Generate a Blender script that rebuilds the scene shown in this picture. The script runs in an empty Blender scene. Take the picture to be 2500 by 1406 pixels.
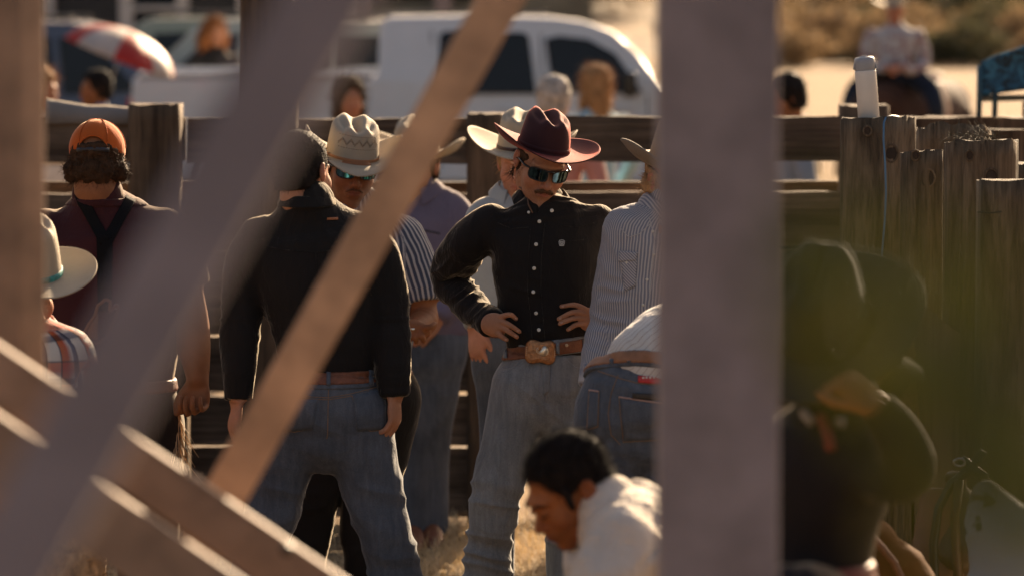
import bpy, bmesh, math, random
import numpy as np
from mathutils import Vector, Matrix
from mathutils.bvhtree import BVHTree
random.seed(7); RNG = np.random.default_rng(7)
rad = math.radians
SC = bpy.context.scene
COL = SC.collection

# ------------------------------------------------------------------ camera, world, sun, exposure
FPX = 9540.0; CAMH = 2.2; PITCH = math.atan(743.0/FPX)
cd = bpy.data.cameras.new('camera'); cam = bpy.data.objects.new('camera', cd); COL.objects.link(cam)
cam.location = (0, 0, CAMH); cam.rotation_euler = (math.pi/2 - PITCH, 0, 0)
cd.sensor_width = 36; cd.lens = FPX/2500*36; cd.clip_start = 0.05; cd.clip_end = 3000
cd.dof.use_dof = True; cd.dof.focus_distance = 12.0; cd.dof.aperture_fstop = (cd.lens/1000)/0.052
cd.dof.aperture_blades = 9
SC.camera = cam
SUN_EL, SUN_AZ = rad(22), rad(20)          # behind the scene, to the right
w = bpy.data.worlds.new('World'); SC.world = w; w.use_nodes = True
nt = w.node_tree; bg = nt.nodes['Background']
sky = nt.nodes.new('ShaderNodeTexSky'); sky.sky_type = 'NISHITA'; sky.sun_disc = False
sky.sun_elevation = SUN_EL; sky.sun_rotation = SUN_AZ
sky.dust_density = 5.0; sky.air_density = 1.0; sky.ozone_density = 1.0
warm = nt.nodes.new('ShaderNodeMixRGB'); warm.blend_type = 'MULTIPLY'; warm.inputs[0].default_value = 1; warm.inputs[2].default_value = (1.12, .96, .86, 1)
nt.links.new(sky.outputs[0], warm.inputs[1]); nt.links.new(warm.outputs[0], bg.inputs[0]); bg.inputs[1].default_value = 0.051
sl = bpy.data.lights.new('sun', 'SUN'); sl.energy = 5.0; sl.angle = rad(0.6); sl.color = (1.0, 0.76, 0.50)
so = bpy.data.objects.new('sun', sl); COL.objects.link(so)
sdir = Vector((math.sin(SUN_AZ)*math.cos(SUN_EL), math.cos(SUN_AZ)*math.cos(SUN_EL), math.sin(SUN_EL)))
so.rotation_euler = sdir.to_track_quat('Z', 'Y').to_euler(); so.location = (10, 25, 15)
SC.view_settings.view_transform = 'Standard'; SC.view_settings.look = 'None'
SC.view_settings.exposure = 1.86; SC.view_settings.gamma = 1
SC.render.engine = 'CYCLES'; SC.cycles.use_denoising = True
SC.cycles.max_bounces = 6; SC.cycles.caustics_reflective = False; SC.cycles.caustics_refractive = False
SC.cycles.sample_clamp_indirect = 4

# ------------------------------------------------------------------ pixel -> world
def W(px, py, D):
    fx = (px-1250)/FPX; fy = (703-py)/FPX
    c, s = math.cos(PITCH), math.sin(PITCH)
    d = np.array((fx, c+s*fy, -s+c*fy)); t = D/d[1]
    return np.array((0, 0, CAMH))+d*t
def S(D): return FPX/D                       # pixels per metre at distance D

# ------------------------------------------------------------------ objects
ROOT = {}
def tag(o, label=None, cat=None, group=None, kind=None):
    if label: o['label'] = label
    if cat: o['category'] = cat
    if group: o['group'] = group
    if kind: o['kind'] = kind
    return o
def empty(name, loc, label=None, cat=None, group=None):
    o = bpy.data.objects.new(name, None); COL.objects.link(o); o.location = Vector(loc)
    o.empty_display_size = .1; ROOT[o.name] = Vector(loc)
    return tag(o, label, cat, group)
def root_of(o): return ROOT[o.name]
def mk(name, V, F, mat, parent=None, smooth=True, origin=None):
    """one mesh object from world-space vertices"""
    V = np.asarray(V, dtype=float)
    if parent is not None: off = ROOT[parent.name]
    else: off = Vector(origin) if origin is not None else Vector((0, 0, 0))
    me = bpy.data.meshes.new(name)
    if isinstance(F, np.ndarray):
        n = len(F); me.vertices.add(len(V)); me.vertices.foreach_set('co', (V-np.array(off)).astype(np.float32).ravel())
        me.loops.add(n*4); me.loops.foreach_set('vertex_index', F.astype(np.int32).ravel())
        me.polygons.add(n); me.polygons.foreach_set('loop_start', np.arange(0, n*4, 4, dtype=np.int32))
        me.update(calc_edges=True)
    else:
        me.from_pydata((V-np.array(off)).tolist(), [], F)
    if smooth: me.polygons.foreach_set('use_smooth', np.ones(len(me.polygons), dtype=bool))
    me.update()
    if mat is not None: me.materials.append(mat)
    o = bpy.data.objects.new(name, me); COL.objects.link(o)
    ROOT[o.name] = Vector(off)
    if parent is not None: o.parent = parent
    else: o.location = off
    return o

# ------------------------------------------------------------------ materials
def nodes(name):
    m = bpy.data.materials.new(name); m.use_nodes = True
    t = m.node_tree; b = t.nodes['Principled BSDF']; return m, t, b
def N(t, kind, **kw):
    n = t.nodes.new(kind)
    for k, v in kw.items(): setattr(n, k, v)
    return n
def ramp(t, fac, stops):
    r = N(t, 'ShaderNodeValToRGB'); e = r.color_ramp.elements
    while len(e) < len(stops): e.new(0.5)
    for i, (p, c) in enumerate(stops): e[i].position = p; e[i].color = (*c, 1)
    t.links.new(fac, r.inputs[0]); return r.outputs[0]
def noise_tex(t, scale, detail=4, vec=None, rough=.6, mapscale=None, coord='Object', dist=0, rnd=False):
    n = N(t, 'ShaderNodeTexNoise'); n.inputs['Scale'].default_value = scale
    n.inputs['Detail'].default_value = detail; n.inputs['Roughness'].default_value = rough
    n.inputs['Distortion'].default_value = dist
    tc = N(t, 'ShaderNodeTexCoord'); src = tc.outputs[coord]
    if rnd:
        oi = N(t, 'ShaderNodeObjectInfo'); ml = N(t, 'ShaderNodeMath', operation='MULTIPLY'); ml.inputs[1].default_value = 37; va = N(t, 'ShaderNodeVectorMath', operation='ADD')
        t.links.new(oi.outputs['Random'], ml.inputs[0]); t.links.new(src, va.inputs[0]); t.links.new(ml.outputs[0], va.inputs[1]); src = va.outputs[0]
    if mapscale is not None:
        mp = N(t, 'ShaderNodeMapping'); mp.inputs['Scale'].default_value = mapscale
        t.links.new(src, mp.inputs[0]); src = mp.outputs[0]
    t.links.new(src, n.inputs['Vector']); return n.outputs[0]
def bump(t, b, h, strength=.3, dist=.01, prev=None):
    n = N(t, 'ShaderNodeBump'); n.inputs['Strength'].default_value = strength
    n.inputs['Distance'].default_value = dist
    t.links.new(h, n.inputs['Height'])
    if prev is not None: t.links.new(prev, n.inputs['Normal'])
    t.links.new(n.outputs[0], b.inputs['Normal']); return n.outputs[0]
def sc3(c, f): return tuple(min(1, x*f) for x in c)
def m_plain(name, col, rough=.6, metal=0, spec=.5, vary=.15, vs=6, bs=0, bscale=60, coat=0, trans=0):
    m, t, b = nodes(name)
    n = noise_tex(t, vs)
    t.links.new(ramp(t, n, [(.3, sc3(col, 1-vary)), (.7, sc3(col, 1+vary))]), b.inputs['Base Color'])
    b.inputs['Roughness'].default_value = rough; b.inputs['Metallic'].default_value = metal
    b.inputs['Specular IOR Level'].default_value = spec; b.inputs['Coat Weight'].default_value = coat
    if bs: bump(t, b, noise_tex(t, bscale), bs, .004)
    if trans:
        tr = N(t, 'ShaderNodeBsdfTranslucent'); tr.inputs[0].default_value = (*sc3(col, 1.0), 1)
        mx = N(t, 'ShaderNodeMixShader'); mx.inputs[0].default_value = trans
        out = t.nodes['Material Output']
        t.links.new(b.outputs[0], mx.inputs[1]); t.links.new(tr.outputs[0], mx.inputs[2]); t.links.new(mx.outputs[0], out.inputs[0])
    return m
def m_cloth(name, col, vary=.12, fold=.5, sheen=.35, rough=.9, trans=0):
    m, t, b = nodes(name)
    n = noise_tex(t, 5, 5)
    t.links.new(ramp(t, n, [(.3, sc3(col, 1-vary)), (.7, sc3(col, 1+vary))]), b.inputs['Base Color'])
    b.inputs['Roughness'].default_value = rough; b.inputs['Specular IOR Level'].default_value = .25
    b.inputs['Sheen Weight'].default_value = sheen; b.inputs['Sheen Roughness'].default_value = .3; b.inputs['Sheen Tint'].default_value = (1, .85, .65, 1)
    p = bump(t, b, noise_tex(t, 16, 4, mapscale=(1, 1, .45), dist=.6), fold, .012)
    bump(t, b, noise_tex(t, 900, 2), .12, .0006, p)
    if trans:
        tr = N(t, 'ShaderNodeBsdfTranslucent'); tr.inputs[0].default_value = (*col, 1)
        mx = N(t, 'ShaderNodeMixShader'); mx.inputs[0].default_value = trans
        t.links.new(b.outputs[0], mx.inputs[1]); t.links.new(tr.outputs[0], mx.inputs[2])
        t.links.new(mx.outputs[0], t.nodes['Material Output'].inputs[0])
    return m
def m_denim(name, col, fade=1.7):
    m, t, b = nodes(name)
    n1 = noise_tex(t, 3.5, 5); n2 = noise_tex(t, 60, 3, mapscale=(1, 1, .12)); n3 = noise_tex(t, 420, 2)
    c1 = ramp(t, n1, [(.32, col), (.68, sc3(col, fade))])
    mx = N(t, 'ShaderNodeMixRGB', blend_type='MULTIPLY'); mx.inputs[0].default_value = .8
    t.links.new(c1, mx.inputs[1]); t.links.new(ramp(t, n2, [(.3, (.72,)*3), (.7, (1.15, 1.12, 1.08))]), mx.inputs[2])
    m2 = N(t, 'ShaderNodeMixRGB', blend_type='MULTIPLY'); m2.inputs[0].default_value = .5
    t.links.new(mx.outputs[0], m2.inputs[1]); t.links.new(ramp(t, n3, [(.35, (.6,)*3), (.65, (1.3,)*3)]), m2.inputs[2])
    t.links.new(m2.outputs[0], b.inputs['Base Color'])
    b.inputs['Roughness'].default_value = .9; b.inputs['Specular IOR Level'].default_value = .2
    b.inputs['Sheen Weight'].default_value = .3; b.inputs['Sheen Roughness'].default_value = .3
    p = bump(t, b, noise_tex(t, 14, 5, mapscale=(1, 1, .8), dist=1.0), .55, .014)
    bump(t, b, noise_tex(t, 700, 2), .2, .0008, p)
    return m
def m_stripe(name, base, line, period, width=.5, alt=None, soft=.12, trans=0, kk=None):
    """stripes that follow the garment: angle round the limb * its radius"""
    m, t, b = nodes(name)
    a = N(t, 'ShaderNodeAttribute', attribute_name='lc'); s = N(t, 'ShaderNodeSeparateXYZ')
    t.links.new(a.outputs['Vector'], s.inputs[0])
    at = N(t, 'ShaderNodeMath', operation='ARCTAN2'); t.links.new(s.outputs[0], at.inputs[0]); t.links.new(s.outputs[1], at.inputs[1])
    r = N(t, 'ShaderNodeAttribute', attribute_name='lr')
    mu = N(t, 'ShaderNodeMath', operation='MULTIPLY'); t.links.new(at.outputs[0], mu.inputs[0]); t.links.new(r.outputs['Fac'], mu.inputs[1])
    nz = noise_tex(t, 9, 2); nm = N(t, 'ShaderNodeMath', operation='MULTIPLY_ADD'); nm.inputs[1].default_value = .012
    t.links.new(nz, nm.inputs[0]); t.links.new(mu.outputs[0], nm.inputs[2])
    dv = N(t, 'ShaderNodeMath', operation='DIVIDE'); dv.inputs[1].default_value = period; t.links.new(nm.outputs[0], dv.inputs[0])
    fr = N(t, 'ShaderNodeMath', operation='FRACT'); t.links.new(dv.outputs[0], fr.inputs[0])
    st = [(0, base), (.5-width/2-soft/2, base), (.5-width/2+soft/2, line), (.5+width/2-soft/2, line), (min(.99, .5+width/2+soft/2), base)]
    c = ramp(t, fr.outputs[0], st)
    t.links.new(c, b.inputs['Base Color']); b.inputs['Roughness'].default_value = .85
    b.inputs['Specular IOR Level'].default_value = .25; b.inputs['Sheen Weight'].default_value = .15
    p = bump(t, b, noise_tex(t, 16, 4, mapscale=(1, 1, .4), dist=.6), .45, .012)
    if trans:
        tr = N(t, 'ShaderNodeBsdfTranslucent'); t.links.new(c, tr.inputs[0])
        mx = N(t, 'ShaderNodeMixShader'); mx.inputs[0].default_value = trans
        t.links.new(b.outputs[0], mx.inputs[1]); t.links.new(tr.outputs[0], mx.inputs[2])
        t.links.new(mx.outputs[0], t.nodes['Material Output'].inputs[0])
    return m
def m_plaid(name):
    m, t, b = nodes(name)
    a = N(t, 'ShaderNodeAttribute', attribute_name='lc'); s = N(t, 'ShaderNodeSeparateXYZ'); t.links.new(a.outputs['Vector'], s.inputs[0])
    at = N(t, 'ShaderNodeMath', operation='ARCTAN2'); t.links.new(s.outputs[0], at.inputs[0]); t.links.new(s.outputs[1], at.inputs[1])
    r = N(t, 'ShaderNodeAttribute', attribute_name='lr')
    mu = N(t, 'ShaderNodeMath', operation='MULTIPLY'); t.links.new(at.outputs[0], mu.inputs[0]); t.links.new(r.outputs['Fac'], mu.inputs[1])
    cols = []
    for src, per, off in ((mu.outputs[0], .085, .13), (s.outputs[2], .10, .3)):
        dv = N(t, 'ShaderNodeMath', operation='DIVIDE'); dv.inputs[1].default_value = per; t.links.new(src, dv.inputs[0])
        ad = N(t, 'ShaderNodeMath', operation='ADD'); ad.inputs[1].default_value = off; t.links.new(dv.outputs[0], ad.inputs[0])
        fr = N(t, 'ShaderNodeMath', operation='FRACT'); t.links.new(ad.outputs[0], fr.inputs[0])
        rr = ramp(t, fr.outputs[0], [(0, (.75, .72, .68)), (.30, (.75, .72, .68)), (.33, (.06, .07, .13)), (.45, (.12, .14, .24)), (.50, (.62, .60, .60)), (.66, (.55, .10, .03)), (.84, (.60, .16, .05)), (.88, (.05, .05, .09)), (.93, (.75, .72, .68))])
        cols.append(rr)
    mx = N(t, 'ShaderNodeMixRGB', blend_type='MULTIPLY'); mx.inputs[0].default_value = .85
    t.links.new(cols[0], mx.inputs[1]); t.links.new(cols[1], mx.inputs[2]); t.links.new(mx.outputs[0], b.inputs['Base Color'])
    b.inputs['Roughness'].default_value = .85
    return m
def m_skin(name, col, red=(.35, .09, .06), sss=.12):
    m, t, b = nodes(name)
    n = noise_tex(t, 25, 4)
    c = ramp(t, n, [(.3, sc3(col, .88)), (.7, sc3(col, 1.1))])
    a = N(t, 'ShaderNodeAttribute', attribute_name='pc')
    mx = N(t, 'ShaderNodeMixRGB'); t.links.new(a.outputs['Fac'], mx.inputs[0]); t.links.new(c, mx.inputs[1]); mx.inputs[2].default_value = (*red, 1)
    st = N(t, 'ShaderNodeAttribute', attribute_name='st'); m3 = N(t, 'ShaderNodeMixRGB'); sm = N(t, 'ShaderNodeMath', operation='MULTIPLY'); t.links.new(st.outputs['Fac'], sm.inputs[0])
    t.links.new(ramp(t, noise_tex(t, 420, 2), [(.40, (0, 0, 0)), (.62, (1, 1, 1))]), sm.inputs[1]); t.links.new(sm.outputs[0], m3.inputs[0]); t.links.new(mx.outputs[0], m3.inputs[1]); m3.inputs[2].default_value = (*sc3(col, .28), 1)
    t.links.new(m3.outputs[0], b.inputs['Base Color']); b.inputs['Roughness'].default_value = .58
    b.inputs['Specular IOR Level'].default_value = .22
    b.inputs['Subsurface Weight'].default_value = sss; b.inputs['Subsurface Radius'].default_value = (.02, .008, .004)
    b.inputs['Subsurface Scale'].default_value = .3
    bump(t, b, noise_tex(t, 260, 3), .15, .0015)
    return m
def m_hair(name, col, rough=.75):
    m, t, b = nodes(name)
    n = noise_tex(t, 40, 4, mapscale=(1, 1, .5))
    t.links.new(ramp(t, n, [(.3, sc3(col, .5)), (.7, sc3(col, 1.6))]), b.inputs['Base Color'])
    b.inputs['Roughness'].default_value = rough; b.inputs['Specular IOR Level'].default_value = .15
    b.inputs['Sheen Weight'].default_value = .0
    bump(t, b, noise_tex(t, 160, 4, mapscale=(1, 1, .5)), .6, .004)
    return m
def m_wood(name, dark, light, axis='Z', scale=9, crack=.6, rough=.85, st=.045, dist=.8):
    m, t, b = nodes(name)
    ms = {'Z': (1, 1, st), 'X': (st, 1, 1), 'Y': (1, st, 1)}[axis]
    n1 = noise_tex(t, scale, 6, mapscale=ms, dist=dist, rnd=True); n2 = noise_tex(t, scale*9, 5, mapscale=ms, rnd=True); n3 = noise_tex(t, 2.3, 4, rnd=True)
    c1 = ramp(t, n1, [(.30, dark), (.72, light)])
    mx = N(t, 'ShaderNodeMixRGB', blend_type='MULTIPLY'); mx.inputs[0].default_value = .85
    t.links.new(c1, mx.inputs[1]); t.links.new(ramp(t, n2, [(.33, (.42,)*3), (.55, (1, 1, 1))]), mx.inputs[2])
    m2 = N(t, 'ShaderNodeMixRGB', blend_type='MULTIPLY'); m2.inputs[0].default_value = .8
    t.links.new(mx.outputs[0], m2.inputs[1]); t.links.new(ramp(t, n3, [(.3, (.45, .44, .40)), (.7, (1.35, 1.28, 1.2))]), m2.inputs[2])
    t.links.new(m2.outputs[0], b.inputs['Base Color']); b.inputs['Roughness'].default_value = rough
    b.inputs['Specular IOR Level'].default_value = .25
    p = bump(t, b, n1, crack, .02); bump(t, b, n2, crack, .006, p)
    return m

# ------------------------------------------------------------------ numpy value noise
_PERM = RNG.random((32, 32, 32)).astype(np.float32)
def vnoise(P):
    P = np.asarray(P, dtype=np.float32); i = np.floor(P).astype(np.int64); f = P-i; f = f*f*(3-2*f); i &= 31; j = (i+1) & 31
    x0, y0, z0 = i.T; x1, y1, z1 = j.T; fx, fy, fz = f.T
    g = _PERM
    a = g[x0, y0, z0]*(1-fx)+g[x1, y0, z0]*fx; b = g[x0, y1, z0]*(1-fx)+g[x1, y1, z0]*fx
    c = g[x0, y0, z1]*(1-fx)+g[x1, y0, z1]*fx; d = g[x0, y1, z1]*(1-fx)+g[x1, y1, z1]*fx
    return (a*(1-fy)+b*fy)*(1-fz)+(c*(1-fy)+d*fy)*fz
def fbm(P, o=3):
    s = 0; a = .5
    for k in range(o): s = s+a*vnoise(P*(2**k)+k*7.3); a *= .5
    return s
def ridge(n): return 1-np.abs(2*n-1)

# ------------------------------------------------------------------ signed distance solids
def nrm(v): v = np.asarray(v, float); return v/(np.linalg.norm(v)+1e-12)
def densify(A, m):
    A = np.asarray(A, float); n = len(A)
    if n < 3 or m < 2:
        m2 = max(1, m if n > 2 else 1); out = [A[0]]
        for i in range(n-1):
            for j in range(1, m2+1): out.append(A[i]+(A[i+1]-A[i])*j/m2)
        return np.array(out)
    E = np.vstack([2*A[0]-A[1], A, 2*A[-1]-A[-2]]); out = []
    for i in range(1, n):
        p0, p1, p2, p3 = E[i-1], E[i], E[i+1], E[i+2]
        for j in range(m):
            t = j/m
            out.append(.5*((2*p1)+(-p0+p2)*t+(2*p0-5*p1+4*p2-p3)*t*t+(-p0+3*p1-3*p2+p3)*t**3))
    out.append(A[-1]); return np.array(out)
def limb(pts, r, ry=None, front=(0, -1, 0), k=.03, flat=(0, 0), m=3, name='', op='+'):
    """tube of elliptical section along a smooth centre line"""
    pts = np.asarray(pts, float); r = np.asarray(r, float)*np.ones(len(pts)); ry = r if ry is None else np.asarray(ry, float)*np.ones(len(pts))
    Q = densify(np.column_stack([pts, r, ry]), m); P = Q[:, :3]; rx = np.maximum(Q[:, 3], .002); ry = np.maximum(Q[:, 4], .002)
    T = np.gradient(P, axis=0); T /= np.linalg.norm(T, axis=1)[:, None]+1e-12
    F0 = nrm(front); Sx = np.cross(F0, T); bad = np.linalg.norm(Sx, axis=1) < 1e-3; Sx[bad] = (1, 0, 0)
    Sx /= np.linalg.norm(Sx, axis=1)[:, None]
    if Sx[0][0] < 0 and abs(F0[1]) > .5: Sx = -Sx
    for i in range(1, len(P)):
        if bad[i]: Sx[i] = Sx[i-1]
        if np.dot(Sx[i], Sx[i-1]) < 0: Sx[i] = -Sx[i]
        if np.dot(Sx[i], Sx[i-1]) < .5: Sx[i] = nrm(Sx[i-1]-np.dot(Sx[i-1], T[i])*T[i])
    Fr = np.cross(T, Sx)
    seg = np.linalg.norm(np.diff(P, axis=0), axis=1); L = np.concatenate([[0], np.cumsum(seg)])
    f = np.float32
    return dict(t='limb', P=P.astype(f), rx=rx.astype(f), ry=ry.astype(f), S=Sx.astype(f), F=Fr.astype(f), T=T.astype(f), L=L.astype(f),
                k=k, flat=flat, name=name, op=op, lo=P.min(0)-max(rx.max(), ry.max()), hi=P.max(0)+max(rx.max(), ry.max()))
def ell(c, r, R=None, k=.02, op='+', name=''):
    R = np.eye(3) if R is None else np.asarray(R, float); r = np.asarray(r, float)
    return dict(t='ell', c=np.asarray(c, np.float32), r=r.astype(np.float32), R=R.astype(np.float32), k=k, op=op, name=name,
                lo=np.asarray(c)-r.max(), hi=np.asarray(c)+r.max())
def plane(c, n, k=.005, op='-'):             # subtracts the side the normal points to
    return dict(t='pl', c=np.asarray(c, np.float32), n=nrm(n).astype(np.float32), k=k, op=op, name='', lo=None, hi=None)
def pd(p, X, attr=False):
    if p['t'] == 'ell':
        q = (X-p['c'])@p['R']; a = q/p['r']; k0 = np.sqrt((a*a).sum(1)); b = a/p['r']; k1 = np.sqrt((b*b).sum(1))+1e-9
        return np.maximum(k0*(k0-1)/k1, -p['r'].min())
    if p['t'] == 'pl': return -((X-p['c'])@p['n'])
    O = p['P'][0]; X = X-O; PP = p['P']-O
    A = PP[:-1]; BA = np.diff(PP, axis=0); L2 = (BA*BA).sum(1)+1e-12
    h = np.clip((X@BA.T-(A*BA).sum(1))/L2, 0, 1)
    xx = (X*X).sum(1)[:, None]; C0 = (A*A).sum(1); C1 = (A*BA).sum(1)
    d2 = xx+C0+h*(2*C1)+h*h*L2-2*(X@A.T)-2*h*(X@BA.T)
    i = d2.argmin(1); r = np.arange(len(X)); h = h[r, i][:, None]
    def lp(a): return a[i]*(1-h)+a[i+1]*h if a.ndim == 2 else a[i]*(1-h[:, 0])+a[i+1]*h[:, 0]
    q = X-lp(PP); x = (q*lp(p['S'])).sum(1); y = (q*lp(p['F'])).sum(1); z = (q*lp(p['T'])).sum(1)
    rx = lp(p['rx']); ry = lp(p['ry']); rz = np.minimum(rx, ry)
    f0, f1 = p['flat']; zz = z.copy(); capd = None
    if f0 or f1:
        capd = np.full(len(X), -1., np.float32)
        if f0: mk_ = (i == 0) & (h[:, 0] <= 0); zz[mk_] = 0; capd[mk_] = -z[mk_]
        if f1: mk_ = (i == len(A)-1) & (h[:, 0] >= 1); zz[mk_] = 0; capd[mk_] = z[mk_]
    a = x/rx; b = y/ry; c = zz/rz
    k0 = np.sqrt(a*a+b*b+c*c); k1 = np.sqrt((a/rx)**2+(b/ry)**2+(c/rz)**2)+1e-9
    d = np.maximum(k0*(k0-1)/k1, -rz)
    if capd is not None: d = np.maximum(d, capd)
    if attr: return d, x/rx, y/ry, lp(p['L']), (rx+ry)/2
    return d
def comb(D, d, k, op):
    if op == '-':
        d = -d
        if k <= 0: return np.maximum(D, d)
        h = np.clip(.5-.5*(D-d)/k, 0, 1); return D*(1-h)+d*h+k*h*(1-h)
    if k <= 0: return np.minimum(D, d)
    h = np.clip(.5+.5*(D-d)/k, 0, 1); return D*(1-h)+d*h-k*h*(1-h)
def evals(pr, X):
    D = np.full(len(X), 9., np.float32)
    for p in pr: D = comb(D, pd(p, X), p['k'], p['op'])
    return D
def solid(pr, h, zmin=None):
    """surface nets of the combined solids, block-culled; returns verts, quads"""
    pos = [p for p in pr if p['op'] == '+']
    lo = np.min([p['lo'] for p in pos], axis=0)-3*h; hi = np.max([p['hi'] for p in pos], axis=0)+3*h
    B = 12; nb = np.ceil((hi-lo)/(h*B)).astype(int); n = nb*B
    G = np.full(n, 9., np.float32); R = .5*B*h*1.74
    bi = np.stack(np.meshgrid(*[np.arange(k) for k in nb], indexing='ij'), -1).reshape(-1, 3)
    ctr = (lo+(bi+.5)*B*h).astype(np.float32)
    dp = [pd(p, ctr) for p in pr]; D = np.full(len(ctr), 9., np.float32)
    for p, d in zip(pr, dp): D = comb(D, d, p['k'], p['op'])
    loc = np.stack(np.meshgrid(*[np.arange(B)]*3, indexing='ij'), -1).reshape(-1, 3)
    pm = np.min([d for d, p in zip(dp, pr) if p['op'] == '+'], axis=0)
    for j in range(len(bi)):
        b0 = bi[j]*B; sl = (slice(b0[0], b0[0]+B), slice(b0[1], b0[1]+B), slice(b0[2], b0[2]+B))
        if abs(D[j]) > R*1.35+.012:
            G[sl] = 9. if D[j] > 0 else -9.
            continue
        X = (lo+(b0+loc)*h).astype(np.float32)
        act = [p for p, d in zip(pr, dp) if (p['op'] == '+' and d[j] < pm[j]+2.6*R+p['k']+.02) or (p['op'] == '-' and d[j] < 1.4*R+p['k']+.01)]
        G[sl] = evals(act, X).reshape(B, B, B)
    ins = G < 0
    c = [ins[dx:n[0]-1+dx, dy:n[1]-1+dy, dz:n[2]-1+dz] for dx in (0, 1) for dy in (0, 1) for dz in (0, 1)]
    s = sum(a.astype(np.int8) for a in c); cells = np.argwhere((s > 0) & (s < 8))
    idx = -np.ones((n[0]-1, n[1]-1, n[2]-1), np.int32); idx[tuple(cells.T)] = np.arange(len(cells))
    g = {}
    for dx in (0, 1):
        for dy in (0, 1):
            for dz in (0, 1): g[dx, dy, dz] = G[cells[:, 0]+dx, cells[:, 1]+dy, cells[:, 2]+dz]
    acc = np.zeros((len(cells), 3)); cnt = np.zeros(len(cells))
    for ax in range(3):
        for u in (0, 1):
            for v in (0, 1):
                a = [0, 0, 0]; o = [k for k in range(3) if k != ax]; a[o[0]] = u; a[o[1]] = v; b = list(a); b[ax] = 1
                ga, gb = g[tuple(a)], g[tuple(b)]; m = (ga < 0) != (gb < 0); t = ga/(ga-gb+1e-12)
                pt = np.tile(np.array(a, float), (len(cells), 1)); pt[:, ax] = t
                acc[m] += pt[m]; cnt[m] += 1
    V = lo+(cells+acc/cnt[:, None])*h
    Q = []
    for ax in range(3):
        o = [k for k in range(3) if k != ax]
        i0 = [slice(1, n[k]-1) for k in range(3)]; i0[ax] = slice(0, n[ax]-1)
        i1 = list(i0); i1[ax] = slice(1, n[ax])
        a = ins[tuple(i0)]; b = ins[tuple(i1)]
        for flip in (False, True):
            e = np.argwhere((~a & b) if flip else (a & ~b)); e = e+np.array([0 if k == ax else 1 for k in range(3)])
            def cid(du, dv):
                q = e.copy(); q[:, o[0]] -= du; q[:, o[1]] -= dv; return idx[q[:, 0], q[:, 1], q[:, 2]]
            q = np.column_stack([cid(1, 1), cid(0, 1), cid(0, 0), cid(1, 0)])
            if flip ^ (ax == 1): q = q[:, ::-1]
            Q.append(q)
    Q = np.vstack(Q); Q = Q[(Q >= 0).all(1)]
    return V, Q
def vnormals(V, Q):
    n = np.cross(V[Q[:, 2]]-V[Q[:, 0]], V[Q[:, 3]]-V[Q[:, 1]]); Nn = np.zeros_like(V)
    for k in range(4): np.add.at(Nn, Q[:, k], n)
    return Nn/(np.linalg.norm(Nn, axis=1)[:, None]+1e-12)
def relax(V, Q, it=1, f=.5):
    for _ in range(it):
        A = np.zeros_like(V); c = np.zeros(len(V))
        for k in range(4):
            a, b = Q[:, k], Q[:, (k+1) % 4]
            np.add.at(A, a, V[b]); np.add.at(c, a, 1); np.add.at(A, b, V[a]); np.add.at(c, b, 1)
        V = V*(1-f)+f*A/np.maximum(c, 1)[:, None]
    return V
def lattr(pr, V):
    """local limb coordinates per vertex: section x, y, length along, radius, limb index"""
    L = [p for p in pr if p['t'] == 'limb' and p['op'] == '+']; X = V.astype(np.float32)
    best = np.full(len(V), 1e9); out = np.zeros((len(V), 5))
    for j, p in enumerate(L):
        d, a, b, l, r = pd(p, X, True); m = d < best; best[m] = d[m]
        out[m] = np.column_stack([a, b, l, r, np.full(len(V), j)])[m]
    return out, L
def put_attr(o, name, data, kind='FLOAT'):
    a = o.data.attributes.new(name, kind, 'POINT')
    a.data.foreach_set('vector' if kind == 'FLOAT_VECTOR' else 'value', np.asarray(data, np.float32).ravel())
BV = {}
def garment(name, pr, h, mat, parent, fold=.004, seed=0., joints=(), vert=.5, keep=True, stretch=(9, 9, 4), kr=None):
    V, Q = solid(pr, h); at, L = lattr(pr, V); Nn = vnormals(V, Q)
    n = ridge(fbm(V*np.array(stretch)+seed, 2))
    n2 = ridge(vnoise(V*np.array(stretch)*2.3+seed*1.7+5))
    d = fold*(n-.55)*1.6+fold*.5*(n2-.5)
    for (c, R, amp, fr, ax) in joints:      # folds that gather round a joint, ringing the axis
        c = np.asarray(c); ax = nrm(ax); q = V-c; s = q@ax; wgt = np.exp(-((q*q).sum(1))/(R*R))
        lat = q-s[:, None]*ax; wob = .035*(fbm(V*7+seed, 2)-.45)
        U = np.column_stack([(s+wob)*fr/4.2+seed, lat[:, 0]*8+lat[:, 2]*5, lat[:, 1]*8+lat[:, 2]*3])
        d += amp*wgt*(ridge(vnoise(U))**1.5*2.2-.9)+amp*.5*wgt*(vnoise(U*1.9+3)-.5)
    V2 = V+Nn*d[:, None]; V2 = relax(V2, Q, 1, .25)
    o = mk(name, V2, Q, mat, parent)
    put_attr(o, 'lc', at[:, :3], 'FLOAT_VECTOR'); put_attr(o, 'lr', kr*np.ones(len(V)) if kr else np.where(at[:, 3] > .1, .16, .07))
    if keep: BV[o.name] = BVHTree.FromPolygons(V2.tolist(), Q.tolist())
    return o
def shell(pr, d):                           # the same limbs, thicker or thinner
    out = []
    for p in pr:
        q = dict(p)
        if p['t'] == 'limb': q['rx'] = np.maximum(p['rx']+d, .004).astype(np.float32); q['ry'] = np.maximum(p['ry']+d, .004).astype(np.float32)
        out.append(q)
    return out
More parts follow.
